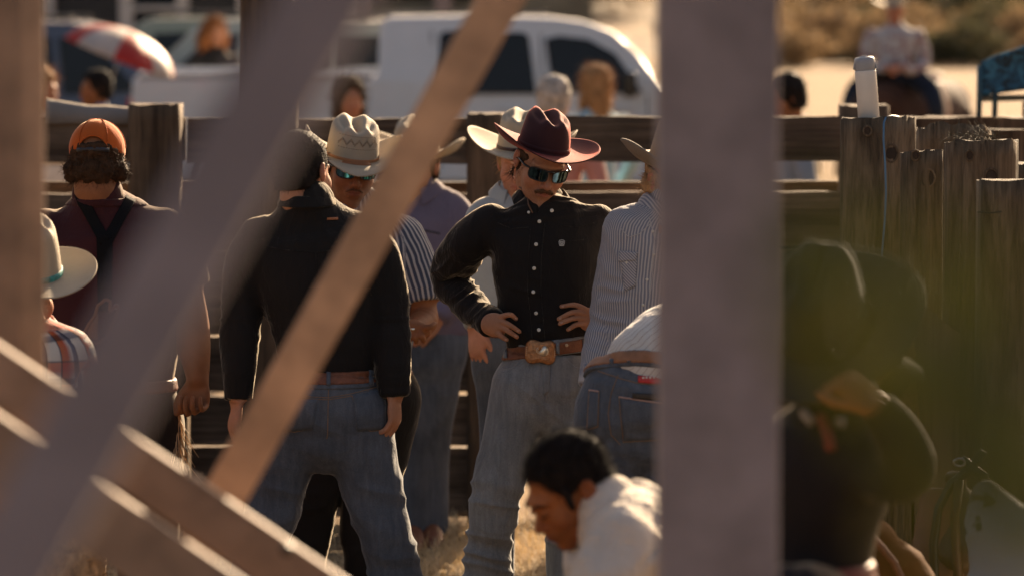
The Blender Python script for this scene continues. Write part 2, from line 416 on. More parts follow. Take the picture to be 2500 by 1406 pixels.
# ------------------------------------------------------------------ head frame, head, hands
def rotm(yaw, pitch, roll):
    return np.array(Matrix.Rotation(rad(yaw), 3, 'Z') @ Matrix.Rotation(rad(pitch), 3, 'X') @ Matrix.Rotation(rad(roll), 3, 'Y'))
class Fr:
    """local frame: face looks to -Y, up is Z"""
    def __init__(s, loc, yaw=0, pitch=0, roll=0, sc=1.0, R=None):
        s.o = np.asarray(loc, float); s.R = rotm(yaw, pitch, roll) if R is None else R; s.sc = sc
    def __call__(s, *p):
        p = np.asarray(p, float).reshape(-1, 3) if len(p) == 3 else np.asarray(p[0], float)
        r = (p*s.sc)@s.R.T+s.o
        return r[0] if r.shape == (1, 3) else r
    def inv(s, V): return ((np.asarray(V)-s.o)@s.R)/s.sc
    def E(s, c, r, **k): return ell(s(*c), np.asarray(r)*s.sc, R=s.R, **k)
    def Lm(s, pts, r, ry=None, front=(0, -1, 0), **k):
        return limb([s(*p) for p in pts], np.asarray(r)*s.sc, None if ry is None else np.asarray(ry)*s.sc, front=s.R@np.array(front), **k)
def head_prims(f, jaw=1.0, nose=1.0, ears=True):
    P = [f.E((0, .014, .035), (.075, .098, .088)),
         f.E((0, -.034, -.028), (.062*jaw, .066, .085), k=.03),
         f.E((0, -.044, -.084), (.047*jaw, .046, .034), k=.03),
         f.E((0, -.078, -.108), (.022*jaw, .020, .017), k=.02),
         f.E((0, -.084, .022), (.052, .022, .014), k=.016)]
    for s in (-1, 1):
        P += [f.E((s*.040*jaw, -.066, -.034), (.024, .026, .026), k=.02)]
        P += [f.E((s*.031, -.106, -.001), (.019, .014, .012), op='-', k=.010)]
        P += [f.E((s*.031, -.091, -.002), (.0125, .0125, .0115), k=.002)]
    P += [f.Lm([(0, -.090, .008), (0, -.104, -.016), (0, -.119*nose, -.036)], [.0075, .009, .0115], k=.010, m=2),
          f.E((0, -.104, -.046), (.010, .013, .007), k=.006)]
    for s in (-1, 1): P += [f.E((s*.0125, -.103, -.042), (.0075, .010, .0075), k=.006)]
    P += [f.E((0, -.092, -.068), (.030, .018, .020), k=.012),
          f.E((0, -.1065, -.0635), (.021, .0075, .0048), k=.005), f.E((0, -.1045, -.0735), (.0185, .008, .0058), k=.005),
          f.Lm([(-.024, -.103, -.0695), (0, -.1135, -.068), (.024, -.103, -.0695)], [.0014]*3, op='-', k=.003)]
    if ears:
        for s in (-1, 1):
            P += [f.E((s*.078, .012, -.008), (.007, .018, .030), k=.008), f.E((s*.083, .018, .0), (.006, .014, .024), k=.006),
                  f.E((s*.088, .008, .002), (.007, .008, .015), op='-', k=.004)]
    return P
def hand_prims(w, d, nrmal, side, sc=1.0, curl=35, spread=8, thumb_in=30, rest=True):
    """w wrist, d towards the fingers, nrmal back-of-hand normal, side = thumb side (unit vectors)"""
    d = nrm(d); n = nrm(nrmal-np.dot(nrmal, d)*d); s = nrm(np.cross(n, d)); s = s if np.dot(s, side) > 0 else -s
    R = np.column_stack([s, n, d]); P = [ell(w+d*.048*sc, np.array((.040, .0145, .050))*sc, R=R, k=.015), ell(w+d*.062*sc+s*.004, np.array((.038, .013, .034))*sc, R=R, k=.012)]
    ln = [(.043, .026, .020), (.047, .029, .021), (.043, .027, .020), (.034, .020, .018)]
    for i, l in enumerate(ln):
        off = (.029-.0195*i)*sc; b = w+d*(.086-.004*abs(i-1.2))*sc+s*off; a = rad(spread*(1.2-i)); dd = d*math.cos(a)+s*math.sin(a); p = [b-dd*.02*sc, b]; ang = 0
        for j, q in enumerate(l):
            ang += rad(curl*(1.0, 1.25, .8)[j]); p.append(p[-1]+(dd*math.cos(ang)-n*math.sin(ang))*q*sc)
        P.append(limb(p, np.array([.0105, .0100, .0090, .0082, .0068])*sc*(1, 1, .97, .88)[i], front=n, k=.004, m=2))
    a = rad(thumb_in); t0 = w+d*.018*sc+s*.022*sc; t1 = w+d*.050*sc+s*.044*sc-n*.012; t2 = t1+(d*math.cos(a)+s*.25-n*.35)*.034*sc; t3 = t2+(d-s*.25-n*.45)*.026*sc
    P.append(limb([t0, t1, t2, t3], np.array([.014, .0125, .0105, .0085])*sc, front=n, k=.008, m=2)); return P
def fingers(chains, r=.0085, front=(0, -1, 0)):
    return [limb(c, np.array([1.25, 1.12, 1.0, .84][:len(c)] if len(c) == 4 else [1.2, 1, .85])*r, front=front, k=.0045, m=3) for c in chains]

def skin_mesh(name, pr, h, mat, parent, f=None, lips=True):
    V, Q = solid(pr, h); V = relax(V, Q, 1, .35); o = mk(name, V, Q, mat, parent)
    pc = np.zeros(len(V))
    if f is not None:
        L = f.inv(V); pc = .75*np.exp(-((L[:, 0]/.021)**4+((L[:, 2]+.0685)/.0085)**4))*(L[:, 1] < -.085)
        pc += .25*np.exp(-((L[:, 2]+.04)/.02)**2)*(L[:, 1] < -.06)
        pc += .35*(np.abs(L[:, 0]) > .078)*(np.abs(L[:, 1]) < .05)*(L[:, 2] > -.06)*(L[:, 2] < .04)*(np.abs(L[:, 0]) < .1)
    put_attr(o, 'pc', pc); st = np.zeros(len(V))
    if f is not None: st = .55*np.clip((-.040-L[:, 2])/.02, 0, 1)*(L[:, 1] < .0)*(L[:, 2] > -.16)*np.clip((.085-np.abs(L[:, 0]))/.02, 0, 1)
    put_attr(o, 'st', st)
    BV[o.name] = BVHTree.FromPolygons(V.tolist(), Q.tolist()); return o
def strands(name, pts, dirs, mat, parent, length=.02, width=.0009, grav=.3, curl=0, rnd=.35, segs=3):
    V, F = [], []
    for p, d in zip(pts, dirs):
        d = nrm(d+RNG.normal(0, rnd, 3)); L = length*(.5+RNG.random()); sd = nrm(np.cross(d, RNG.normal(0, 1, 3))); c = np.array(p); cv = nrm(RNG.normal(0, 1, 3))
        b = len(V)
        for i in range(segs+1):
            wd = width*(1-.75*i/segs); V += [c-sd*wd, c+sd*wd]
            d = nrm(d+np.array((0, 0, -grav))*.3+cv*curl); c = c+d*L/segs
        for i in range(segs): F.append((b+2*i, b+2*i+1, b+2*i+3, b+2*i+2))
    return tag(mk(name, V, np.array(F), mat, parent), kind='stuff')
def hair(f, parent, mat, cuts, h=.005, grow=.010, amp=.008, freq=45, extra=(), nstr=900, slen=.02, curl=.1, name='hair', sw=.0009, grav=.3, zmax=None):
    if zmax is not None: cuts = list(cuts)+[plane(f(0, 0, zmax), f.R@np.array((0, 0, 1)), k=.008)]
    P = [f.E((0, .016, .037), (.075+grow, .098+grow, .088+grow)), f.E((0, .05, -.03), (.060+grow, .055+grow, .06+grow), k=.02)]+list(extra)+cuts
    V, Q = solid(P, h); Nn = vnormals(V, Q); L = f.inv(V)
    V = V+Nn*((ridge(fbm(L*freq, 3))-.6)*2*amp)[:, None]
    o = mk(name, V, Q, mat, parent)
    if nstr:
        outer = np.where(((Nn*(V-f.o)).sum(1) > 0) & (True if zmax is None else f.inv(V)[:, 2] < zmax-.02))[0]; k = RNG.choice(outer, nstr)
        ob = strands('loose_hair', V[k], Nn[k], mat, parent, slen, curl=curl, width=sw, grav=grav)
    return o
def hat(f, parent, mat, band=None, a=.083, b=.102, H=.125, wside=.10, wfront=.085, curl=1.25, tilt_l=1, tilt_r=1, crease='cattle', front_dip=.22, name='cowboy_hat', taper=.86, bandw=.016, up=0.0, lattr_=False):
    """f: frame at the centre of the hat opening"""
    nt_, V, rings = 96, [], []
    th = np.linspace(0, 2*math.pi, nt_, endpoint=False); sx, cy = np.sin(th), -np.cos(th)     # th=0 is the front
    nb_ = 16
    side = np.abs(sx)**1.6; k = np.where(sx < 0, tilt_l, tilt_r); wd = wfront+(wside-wfront)*side
    bx = np.zeros(nt_); bz = np.zeros(nt_); ang_end = curl*side*k-front_dip*(1-side)
    prof = []
    for i in range(nb_+1):
        t = i/nb_; prof.append((bx.copy(), bz.copy()))
        an = ang_end*(t**1.1); bx += np.cos(an)*wd/nb_; bz += np.sin(an)*wd/nb_
    pts = []
    for i in range(nb_, 0, -1): ox, oz = prof[i]; pts.append(np.column_stack([(a+ox)*sx, (b+ox)*cy, oz+up]))
    pts.append(np.column_stack([(a+.004)*sx, (b+.004)*cy, np.zeros(nt_)+.001])); 
    for i in range(1, 15):
        t = i/14; z = H*t; s = 1-(1-taper)*t**1.3-(.10*max(0, t-.82)**2/.0324)
        pts.append(np.column_stack([a*s*sx, b*s*cy, np.full(nt_, z)+.004]))
    s1 = 1-(1-taper)-.10
    for i in range(1, 9):
        t = i/9; pts.append(np.column_stack([a*s1*(1-t)*sx, b*s1*(1-t)*cy, np.full(nt_, H+.010*math.sin(t*math.pi/2))+.004]))
    A = np.array(pts); nc = nb_+1
    C = A[nc:]; x, y, z = C[..., 0].copy(), C[..., 1].copy(), C[..., 2].copy(); q = np.clip(z/H, 0, 1.1)
    if crease == 'cattle':
        z += .010*(y/b)*q**4*-1*-1
        z -= .020*np.exp(-(x/.019)**2)*np.exp(-((y-.005)/.085)**2)*q**7
        for s in (-1, 1): z -= .012*np.exp(-((x-s*.050)/.016)**2-((y+.035)/.045)**2)*q**6; x -= s*.010*np.exp(-((x-s*.06)/.03)**2-((y+.045)/.04)**2)*q**3
        z += .004*np.exp(-((np.abs(x)-.033)/.012)**2)*q**6
    else:
        z -= .028*np.exp(-(x/.022)**2)*q**7; 
    C[..., 0], C[..., 1], C[..., 2] = x, y, z
    V = A.reshape(-1, 3); nr = len(A); F = []
    for i in range(nr-1):
        for j in range(nt_): F.append((i*nt_+j, i*nt_+(j+1) % nt_, (i+1)*nt_+(j+1) % nt_, (i+1)*nt_+j))
    top = len(V); V = np.vstack([V, A[-1].mean(0)+np.array((0, 0, 0))]); F2 = [((nr-1)*nt_+j, (nr-1)*nt_+(j+1) % nt_, top) for j in range(nt_)]
    o = mk(name, f(V), F+F2, mat, parent)
    so_ = o.modifiers.new('thick', 'SOLIDIFY'); so_.thickness = .0032*f.sc; so_.offset = 0
    if band is not None:
        R = []
        for z0, e in ((.002, .0035), (.004, .005), (bandw-.002, .0045), (bandw, .003)):
            s = 1-(1-taper)*(z0/H)**1.3; R.append(np.column_stack([(a*s+e)*sx, (b*s+e)*cy, np.full(nt_, z0+.004)]))
        Vb = np.array(R).reshape(-1, 3); Fb = [(i*nt_+j, i*nt_+(j+1) % nt_, (i+1)*nt_+(j+1) % nt_, (i+1)*nt_+j) for i in range(3) for j in range(nt_)]
        mk('hat_band', f(Vb), Fb, band, o)
    return o
def hatfr(hf, dz=.045, yaw=0, pitch=0, roll=0, sc=1.0, dy=.012):
    return Fr(hf(0, dy, dz), R=hf.R@rotm(yaw, pitch, roll), sc=hf.sc*sc)
def tubemesh(pts, r, n=8, closed=False):
    P = np.asarray(pts, float); m = len(P); r = np.asarray(r)*np.ones(m); T = np.gradient(P, axis=0) if not closed else np.roll(P, -1, 0)-np.roll(P, 1, 0)
    T /= np.linalg.norm(T, axis=1)[:, None]+1e-12; u = nrm(np.cross(T[0], (0.3, .2, 1))); V, F = [], []
    for i in range(m):
        u = nrm(u-np.dot(u, T[i])*T[i]); v = np.cross(T[i], u)
        for j in range(n): a = 2*math.pi*j/n; V.append(P[i]+r[i]*(u*math.cos(a)+v*math.sin(a)))
    for i in range(m if closed else m-1):
        for j in range(n): k = (i+1) % m; F.append((i*n+j, i*n+(j+1) % n, k*n+(j+1) % n, k*n+j))
    if not closed: F.append(tuple(range(n))[::-1]); F.append(tuple((m-1)*n+j for j in range(n)))
    return V, F
def tube(name, pts, r, mat, parent=None, n=8, closed=False): V, F = tubemesh(pts, r, n, closed); return mk(name, V, F, mat, parent)
class MB:
    def __init__(s): s.V, s.F = [], []
    def add(s, V, F): b = len(s.V); s.V += [tuple(v) for v in V]; s.F += [tuple(i+b for i in f) for f in F]; return s
    def box(s, c, d, R=None):
        R = np.eye(3) if R is None else R; c = np.asarray(c, float); h = np.asarray(d, float)/2
        V = [c+R@(h*np.array((i, j, k))) for i in (-1, 1) for j in (-1, 1) for k in (-1, 1)]
        return s.add(V, [(0, 1, 3, 2), (4, 6, 7, 5), (0, 4, 5, 1), (2, 3, 7, 6), (0, 2, 6, 4), (1, 5, 7, 3)])
    def cyl(s, a, b, r0, r1=None, n=16): V, F = tubemesh([a, b], [r0, r0 if r1 is None else r1], n); return s.add(V, F)
    def tube(s, p, r, n=8, closed=False): V, F = tubemesh(p, r, n, closed); return s.add(V, F)
    def build(s, name, mat, parent=None, smooth=False, bevel=0, seg=2, origin=None):
        o = mk(name, s.V, s.F, mat, parent, smooth, origin)
        if bevel:
            m = o.modifiers.new('bevel', 'BEVEL'); m.width = bevel; m.segments = seg; m.limit_method = 'ANGLE'
            o.data.polygons.foreach_set('use_smooth', np.ones(len(o.data.polygons), dtype=bool))
            wn = o.modifiers.new('wn', 'WEIGHTED_NORMAL'); wn.keep_sharp = False
        return o
def glasses(f, parent, frame, lens, wide=.066, top=.021, bot=.023, square=.5):
    g = empty_child('sunglasses', f(0, -.11, 0), parent)
    def P(x, z): return f(x, -.121+(x*x)*7.2-(.0 if abs(x) > .012 else 0), z+.001)
    for s in (-1, 1):
        ring = []
        for k in range(28):
            a = 2*math.pi*k/28; ca, sa = math.cos(a), math.sin(a); e = square
            x = .0365+.0285*np.sign(ca)*abs(ca)**e; z = (top if sa > 0 else bot)*np.sign(sa)*abs(sa)**e
            if sa < 0 and ca < 0: x += .004*abs(sa)
            ring.append((s*x, z))
        tube('frame', [P(*q) for q in ring], .0024*f.sc, frame, g, 6, True)
        V = [P(s*.0365, 0)]; F = []
        for t in (.35, .7, .99): V += [P(s*.0365+(q[0]-s*.0365)*t, q[1]*t) for q in ring]
        n = 28
        F = [(0, 1+j, 1+(j+1) % n) for j in range(n)]
        for r in range(2): F += [(1+r*n+j, 1+(r+1)*n+j, 1+(r+1)*n+(j+1) % n, 1+r*n+(j+1) % n) for j in range(n)]
        mk('lens', V, F, lens, g)
        tube('temple', [P(s*.062, .012), f(s*.076, -.075, .012), f(s*.081, -.02, .008), f(s*.082, .012, -.004)], [.0032, .0042, .0030, .002], frame, g, 6)
    tube('bridge', [P(-.013, .016), P(0, .018), P(.013, .016)], .003, frame, g, 6)
    return g
def empty_child(name, loc, parent):
    o = bpy.data.objects.new(name, None); COL.objects.link(o); o.parent = parent; o.location = Vector(loc)-ROOT[parent.name]
    ROOT[o.name] = Vector(loc); o.empty_display_size = .05; return o
# ------------------------------------------------------------------ things laid on a surface where a sight line meets it
CAMP = Vector((0, 0, CAMH))
def hit(obs, px, py, lift=.001):
    d = Vector(W(px, py, 12))-CAMP; d.normalize(); best = None
    for o in obs:
        r = BV[o.name].ray_cast(CAMP, d)
        if r[0] is not None and (best is None or r[3] < best[1]): best = (r[0], r[3], r[1])
    if best is None: return None, None
    n = best[2] if best[2].dot(d) < 0 else -best[2]
    return np.array(best[0]+n*lift), np.array(n)
def seam(name, obs, pts, r, mat, parent, step=4, lift=.0005, n=5):
    out = []
    for (x0, y0), (x1, y1) in zip(pts[:-1], pts[1:]):
        k = max(2, int(math.hypot(x1-x0, y1-y0)/step))
        for i in range(k): out.append((x0+(x1-x0)*i/k, y0+(y1-y0)*i/k))
    out.append(pts[-1]); P = [hit(obs, *q, lift)[0] for q in out]; P = [p for p in P if p is not None]
    if len(P) < 3: return None
    P = np.array(P); K = [P[0]]
    for p in P[1:]:
        if np.linalg.norm(p-K[-1]) < .06: K.append(p)
    if len(K) < 3: return None
    return tube(name, K, r, mat, parent, n)
def patch(name, obs, poly, mat, parent, lift=.002, thick=.0015, nu=10, nv=8):
    """quad patch (four image corners, clockwise) draped on the surface"""
    a, b, c, d = [np.array(p, float) for p in poly]; V = []
    for j in range(nv+1):
        for i in range(nu+1):
            u, v = i/nu, j/nv; q = (a*(1-u)+b*u)*(1-v)+(d*(1-u)+c*u)*v; h, _ = hit(obs, *q, lift)
            V.append(h)
    good = [v for v in V if v is not None]
    if not good: return None
    y = np.median([g[1] for g in good]); last = None
    for i, v in enumerate(V):
        if v is None or abs(v[1]-y) > .12: V[i] = last if last is not None else good[0]
        last = V[i]
    F = [(j*(nu+1)+i, j*(nu+1)+i+1, (j+1)*(nu+1)+i+1, (j+1)*(nu+1)+i) for j in range(nv) for i in range(nu)]
    V = np.array(V); o = mk(name, V, F, mat, parent)
    s_ = o.modifiers.new('thick', 'SOLIDIFY'); s_.thickness = thick; s_.offset = 0
    put_attr(o, 'lc', np.column_stack([np.sin((V[:, 0]+V[:, 2])/.16), np.cos((V[:, 0]+V[:, 2])/.16), V[:, 2]]), 'FLOAT_VECTOR'); put_attr(o, 'lr', np.full(len(V), .16))
    return o
def button(obs, px, py, mat, parent, r=.0058, name='button'):
    p, n = hit(obs, px, py, .0015)
    if p is None: return
    V, F = tubemesh([p-n*.001, p+n*.0014, p+n*.002], [r, r, r*.7], 14); return mk(name, V, F, mat, parent)
def collar(f, parent, mat, r=.062, ry=.07, h=.034, fall=.055, opening=28, name='collar', spread=.02, n=40):
    """stand-and-fall collar: frame at the neck base; opening half-angle at the front"""
    V = []; a0 = rad(opening); rows = 7
    for i in range(n+1):
        th = a0+(2*math.pi-2*a0)*i/n; s, c = math.sin(th), -math.cos(th)
        fr_ = max(0, math.cos(th)); fl = fall*(.55+.75*fr_**2); hh = h*(1-.45*fr_)
        base = np.array((r*s, ry*c, 0)); out = np.array((s, c, 0))
        pr_ = [(0, 0), (.0, hh*.6), (.004, hh), (.010, hh*.98), (.016+spread*.3, hh-fl*.4), (.020+spread*.7, hh-fl*.75), (.022+spread, hh-fl)]
        for (o_, z) in pr_: V.append(base+out*o_+np.array((0, 0, z)))
    F = [(i*rows+j, (i+1)*rows+j, (i+1)*rows+j+1, i*rows+j+1) for i in range(n) for j in range(rows-1)]
    V = np.array(V); o = mk(name, f(V), F, mat, parent); m = o.modifiers.new('thick', 'SOLIDIFY'); m.thickness = .0028; m.offset = 1
    m = o.modifiers.new('sub', 'SUBSURF'); m.levels = m.render_levels = 1
    put_attr(o, 'lc', np.column_stack([np.sin((V[:, 0]*.8+V[:, 2]*.5)/.16), np.cos((V[:, 0]*.8+V[:, 2]*.5)/.16), V[:, 2]]), 'FLOAT_VECTOR'); put_attr(o, 'lr', np.full(len(V), .16)); return o
def ring_band(name, prims, plane_c, axis, half, grow, mat, parent, h=.005):
    """a belt or cuff: the limbs grown a little and cut to a band"""
    ax = nrm(axis); c = np.asarray(plane_c); P = [dict(p_, k=.006) for p_ in shell(prims, grow)]+[plane(c+ax*half, ax, k=.002), plane(c-ax*half, -ax, k=.002)]
    lo = np.min([p['lo'] for p in P if p['op'] == '+'], axis=0); hi = np.max([p['hi'] for p in P if p['op'] == '+'], axis=0)
    for p in P:
        if p['op'] == '+': p['lo'] = np.maximum(p['lo'], c-.35); p['hi'] = np.minimum(p['hi'], c+.35)
    V, Q = solid(P, h); o = mk(name, V, Q, mat, parent); BV[o.name] = BVHTree.FromPolygons(V.tolist(), Q.tolist()); return o
def boot(name, ankle, toe_dir, mat, parent, h=.008, ground=0.0):
    a = np.array(ankle, float); d = nrm((toe_dir[0], toe_dir[1], 0)); g = np.array((a[0], a[1], ground))
    P = [limb([a+np.array((0, 0, .16)), a, g+np.array((0, 0, .06))-d*.01], [.056, .048, .042], k=.02),
         limb([g-d*.055+np.array((0, 0, .045)), g+d*.06+np.array((0, 0, .05)), g+d*.16+np.array((0, 0, .032)), g+d*.225+np.array((0, 0, .026))], [.036, .044, .042, .018], [.04, .045, .030, .016], front=(0, 0, 1), k=.03),
         limb([g-d*.06+np.array((0, 0, .045)), g-d*.055+np.array((0, 0, .003))], [.033, .030], flat=(0, 1)),
         plane(g+np.array((0, 0, .002)), (0, 0, -1), k=0)]
    V, Q = solid(P, h); return mk(name, V, Q, mat, parent)
# ------------------------------------------------------------------ shared materials
SK_A = m_skin('skin_tan', (.42, .20, .115)); SK_B = m_skin('skin_brown', (.26, .105, .045), (.2, .05, .03)); SK_C = m_skin('skin_ruddy', (.46, .21, .13))
WOOD = m_wood('weathered_rail_wood', (.065, .043, .029), (.24, .175, .13), 'X'); WOODP = m_wood('weathered_post_wood', (.055, .034, .021), (.20, .135, .088), 'Z', 11)
LOGM = m_wood('grey_log_wood', (.060, .045, .030), (.24, .185, .13), 'Z', 11, 1.2, st=.10, dist=1.8)
BEAMG = m_plain('grey_painted_timber', (.215, .188, .205), .75, vary=.22, vs=8, bs=.15); BEAMT = m_plain('tan_planed_timber', (.40, .255, .155), .7, vary=.35, vs=9, bs=.15)
PLANKM = m_plain('brown_plank_timber', (.25, .165, .112), .75, vary=.4, vs=6, bs=.2)
DARKIRON = m_plain('dark_iron', (.03, .028, .027), .45, .6)
BLK = m_plain('black_plastic', (.012, .012, .013), .25); METAL = m_plain('steel', (.5, .48, .45), .3, 1)
LEATHER = m_plain('tooled_brown_leather', (.17, .055, .022), .55, bs=.6, bscale=180, vary=.3, vs=60)
STRAW = m_plain('cream_straw', (.50, .42, .31), .8, vary=.05, vs=30, bs=.35, bscale=300, trans=.28)
DENIM_L = m_denim('light_faded_denim', (.160, .168, .178), 1.6); DENIM_M = m_denim('mid_blue_denim', (.057, .065, .080), 2.1); DENIM_D = m_denim('dark_blue_denim', (.014, .020, .034), 1.7)
THREAD = m_plain('tan_thread', (.22, .13, .07), .8); THREADB = m_plain('faded_seam_edge', (.20, .21, .24), .85); PEARL = m_plain('pearl_button', (.62, .58, .50), .25, coat=.5)
HBRN = m_hair('brown_hair', (.05, .026, .013)); HBLK = m_hair('black_hair', (.012, .009, .008)); HLT = m_hair('blond_hair', (.36, .21, .10)); HGREY = m_hair('grey_hair', (.40, .36, .32))

def pts(D, L):
    """(px, py, dD, rx[, ry]) rows -> world points, radii"""
    L = [tuple(r) for r in L]
    P = [W(r[0], r[1], D+r[2]) for r in L]; rx = [r[3] for r in L]; ry = [r[4] if len(r) > 4 else r[3] for r in L]; return P, rx, ry
def pl(D, L, **k): P, a, b = pts(D, L); return limb(P, a, b, **k)
def person(D, name_label, head=None, torso=(), arms=(), shorts=False, pelvis=(), legs=(), skin=None, shirt_m=None, pants_m=None, extra_skin=(), base=None, group=None,
           h=.005, hs=.0035, fold=.004, seed=0, joints=(), pjoints=(), cat='person', neck=(.052, .056), torso_front=(0, -1, 0), pants_fold=.004, neck_to=None, shirt_extra=(), cuts=(), vfold=None, kr=None, armk=.035):
    group = group or 'men gathered in the pen'
    base = base if base is not None else W(torso[0][0], torso[0][1], D); base = np.array((base[0], base[1], 0.0))
    r = empty('person', base, name_label, cat, group)
    T = pl(D, torso, front=torso_front, k=.03, name='torso', flat=(0, 0))
    A = [pl(D, a, k=armk, name='arm', flat=(0, 1)) for a in arms]
    out = dict(root=r, torso=T, arms=A)
    sp = [T]+A+list(shirt_extra)+list(cuts)
    if head is not None:
        n1 = np.array(neck_to if neck_to is not None else T['P'][-1]); n0 = head(0, .03, -.085); ax_ = nrm(n0-n1)
        sp.append(limb([n1+ax_*.062, n1+ax_*.09, n0+ax_*.07], [neck[0]-.002, neck[0]+.006, neck[0]+.014], op='-', k=.006))
    out['shirt'] = garment('shirt', sp, h, shirt_m, r, fold, seed, joints, kr=kr) if shirt_m else None
    sk = list(extra_skin)+shell([T], -.014)+shell(A, -.016)
    for s_ in sk: pass
    if head is not None:
        sk = head_prims(head, out.get('jaw', 1.0))+sk
        nb = neck_to if neck_to is not None else out['torso']['P'][-1]
        nb = np.array(nb)-np.array((0, 0, .03)); sk.append(limb([head(0, .018, -.045), head(0, .03, -.085), nb], [neck[0], neck[0], neck[1]-.012], k=.015))
    if legs:
        Pv = pl(D, pelvis, front=torso_front, k=.03, name='pelvis', flat=(1, 0)); Lg = [pl(D, a, k=.03, name='leg', flat=(0, 1)) for a in legs]
        out['pelvis'] = Pv; out['legs'] = Lg
        out['jeans'] = garment('jeans', [Pv]+Lg, h, pants_m, r, pants_fold, seed+3, pjoints)
        sk += shell([Pv], -.02)+shell(Lg, -.025)
    out['body'] = skin_mesh('body', sk, hs, skin, r, head)
    return out

# ------------------------------------------------------------------ the man in the burgundy hat (in focus)
def hero():
    D = 12.0
    hf = Fr(W(1322, 394, D-.03), yaw=14, pitch=23, roll=8, sc=.95)
    torso = [(1338, 868, 0, .118, .090), (1340, 830, 0, .128, .102), (1338, 760, 0, .146, .112), (1336, 680, 0, .163, .120), (1336, 610, 0, .174, .120), (1332, 560, 0, .178, .110), (1328, 525, 0, .135, .09), (1324, 495, .02, .070, .066)]
    armL = [(1200, 551, .0, .062), (1150, 588, .03, .064), (1106, 645, .12, .060), (1102, 688, .14, .053), (1148, 745, .06, .050), (1190, 782, -.05, .041), (1201, 792, -.075, .038)]
    armR = [(1458, 553, .0, .062), (1503, 600, .05, .063), (1537, 668, .15, .057), (1533, 710, .14, .052), (1499, 760, .04, .048), (1466, 790, -.06, .040), (1459, 797, -.08, .037)]
    def ch(L): return [W(x, y, D+d) for x, y, d in L]
    hl = [limb(ch([(1188, 785, -.06), (1205, 795, -.095), (1226, 800, -.118)]), [.030, .034, .034], [.026, .019, .015], front=(0, -1, 0), k=.012)]
    hl = [ell(W(1208, 793, D-.108), (.040, .020, .036), R=rotm(0, 0, 22), k=.014), limb(ch([(1186, 783, -.06), (1206, 793, -.10)]), [.028, .030], k=.012)]
    hl += fingers([ch([(1206, 779, -.112), (1229, 771, -.122), (1247, 768, -.135), (1260, 778, -.122)]), ch([(1208, 785, -.112), (1231, 787, -.128), (1249, 796, -.138), (1268, 809, -.128)]),
                   ch([(1208, 796, -.112), (1228, 800, -.126), (1245, 811, -.134), (1262, 822, -.124)]), ch([(1202, 806, -.108), (1216, 814, -.122), (1227, 823, -.128), (1237, 829, -.120)])], .0079)
    hl += [limb(ch([(1196, 775, -.06), (1212, 768, -.05), (1228, 772, -.02)]), [.016, .013, .010], k=.01)]
    hr = [ell(W(1437, 779, D-.112), (.034, .020, .036), R=rotm(0, 0, -25), k=.014), limb(ch([(1459, 792, -.065), (1442, 783, -.10)]), [.028, .030], k=.012)]
    hr += fingers([ch([(1447, 768, -.115), (1427, 754, -.128), (1402, 744, -.136), (1371, 748, -.124)]), ch([(1444, 775, -.115), (1424, 765, -.130), (1398, 762, -.140), (1364, 778, -.126)]),
                   ch([(1444, 783, -.115), (1424, 777, -.128), (1399, 777, -.136), (1367, 790, -.126)]), ch([(1444, 791, -.110), (1427, 790, -.124), (1407, 792, -.130), (1387, 804, -.122)])], .0079)
    hr += [limb(ch([(1450, 775, -.06), (1438, 766, -.04), (1420, 768, -.02)]), [.016, .013, .010], k=.01)]
    elL, elR = W(1108, 670, D+.1), W(1533, 690, D+.1); fa = np.array(W(1192, 783, D))-np.array(W(1110, 690, D))
    pelvis = [(1338, 862, .0, .125, .10), (1336, 900, .0, .140, .112), (1334, 945, .0, .146, .118), (1334, 975, .0, .12, .105)]
    legL = [(1272, 945, .0, .087, .10), (1252, 1040, .0, .083, .094), (1229, 1130, -.02, .077, .086), (1211, 1200, -.03, .075, .082), (1198, 1290, -.01, .067, .074), (1185, 1400, .0, .068, .072), (1170, 1550, .0, .068, .074), (1160, 1672, .0, .080, .085)]
    legR = [(1394, 945, .0, .087, .10), (1398, 1040, .0, .078, .092), (1393, 1130, .0, .071, .084), (1389, 1200, .0, .067, .078), (1386, 1300, .02, .063, .07), (1384, 1400, .03, .061, .07), (1380, 1550, .03, .066, .074), (1376, 1672, .03, .078, .085)]
    k1 = W(1213, 1205, D); k2 = W(1190, 1330, D); cr = W(1334, 965, D)
    m = m_cloth('black_shirt_cotton', (.012, .010, .0095), fold=1.0, sheen=.5)
    vcut = [limb([W(1327, 463, D-.12), W(1313, 520, D-.125)], [.046, .004], [.06, .05], op='-', k=.006)]
    o = person(D, 'man in a burgundy felt hat, mirrored sunglasses and black shirt, hands on hips', hf, torso, [armL, armR], skin=SK_A, shirt_m=m, pants_m=DENIM_L,
               pelvis=pelvis, legs=[legL, legR], extra_skin=hl+hr, h=.0045, hs=.0028, fold=.0075, seed=1, base=W(1260, 1709, D), cuts=vcut,
               joints=[(elL, .10, .008, 200, fa), (W(1150, 745, D), .07, .005, 300, fa), (elR, .1, .006, 260, (-1, 0, -1)), (W(1205, 620, D), .09, .009, 110, (1, 0, 1)), (W(1450, 620, D), .09, .008, 110, (-1, 0, 1)), (W(1270, 780, D-.1), .10, .007, 110, (.3, 0, 1)), (W(1340, 830, D-.1), .12, .003, 150, (1, 0, 0))],
               pjoints=[(k1, .11, .010, 95, (.2, 0, 1)), (k2, .12, .010, 90, (.2, 0, 1)), (W(1184, 1400, D), .12, .010, 90, (.2, 0, 1)), (cr, .12, .005, 110, (.8, 0, 1)), (W(1372, 1300, D), .15, .006, 90, (0, 0, 1))], pants_fold=.006, neck=(.054, .060))
    r = o['root']; sh, je, bo = o['shirt'], o['jeans'], o['body']
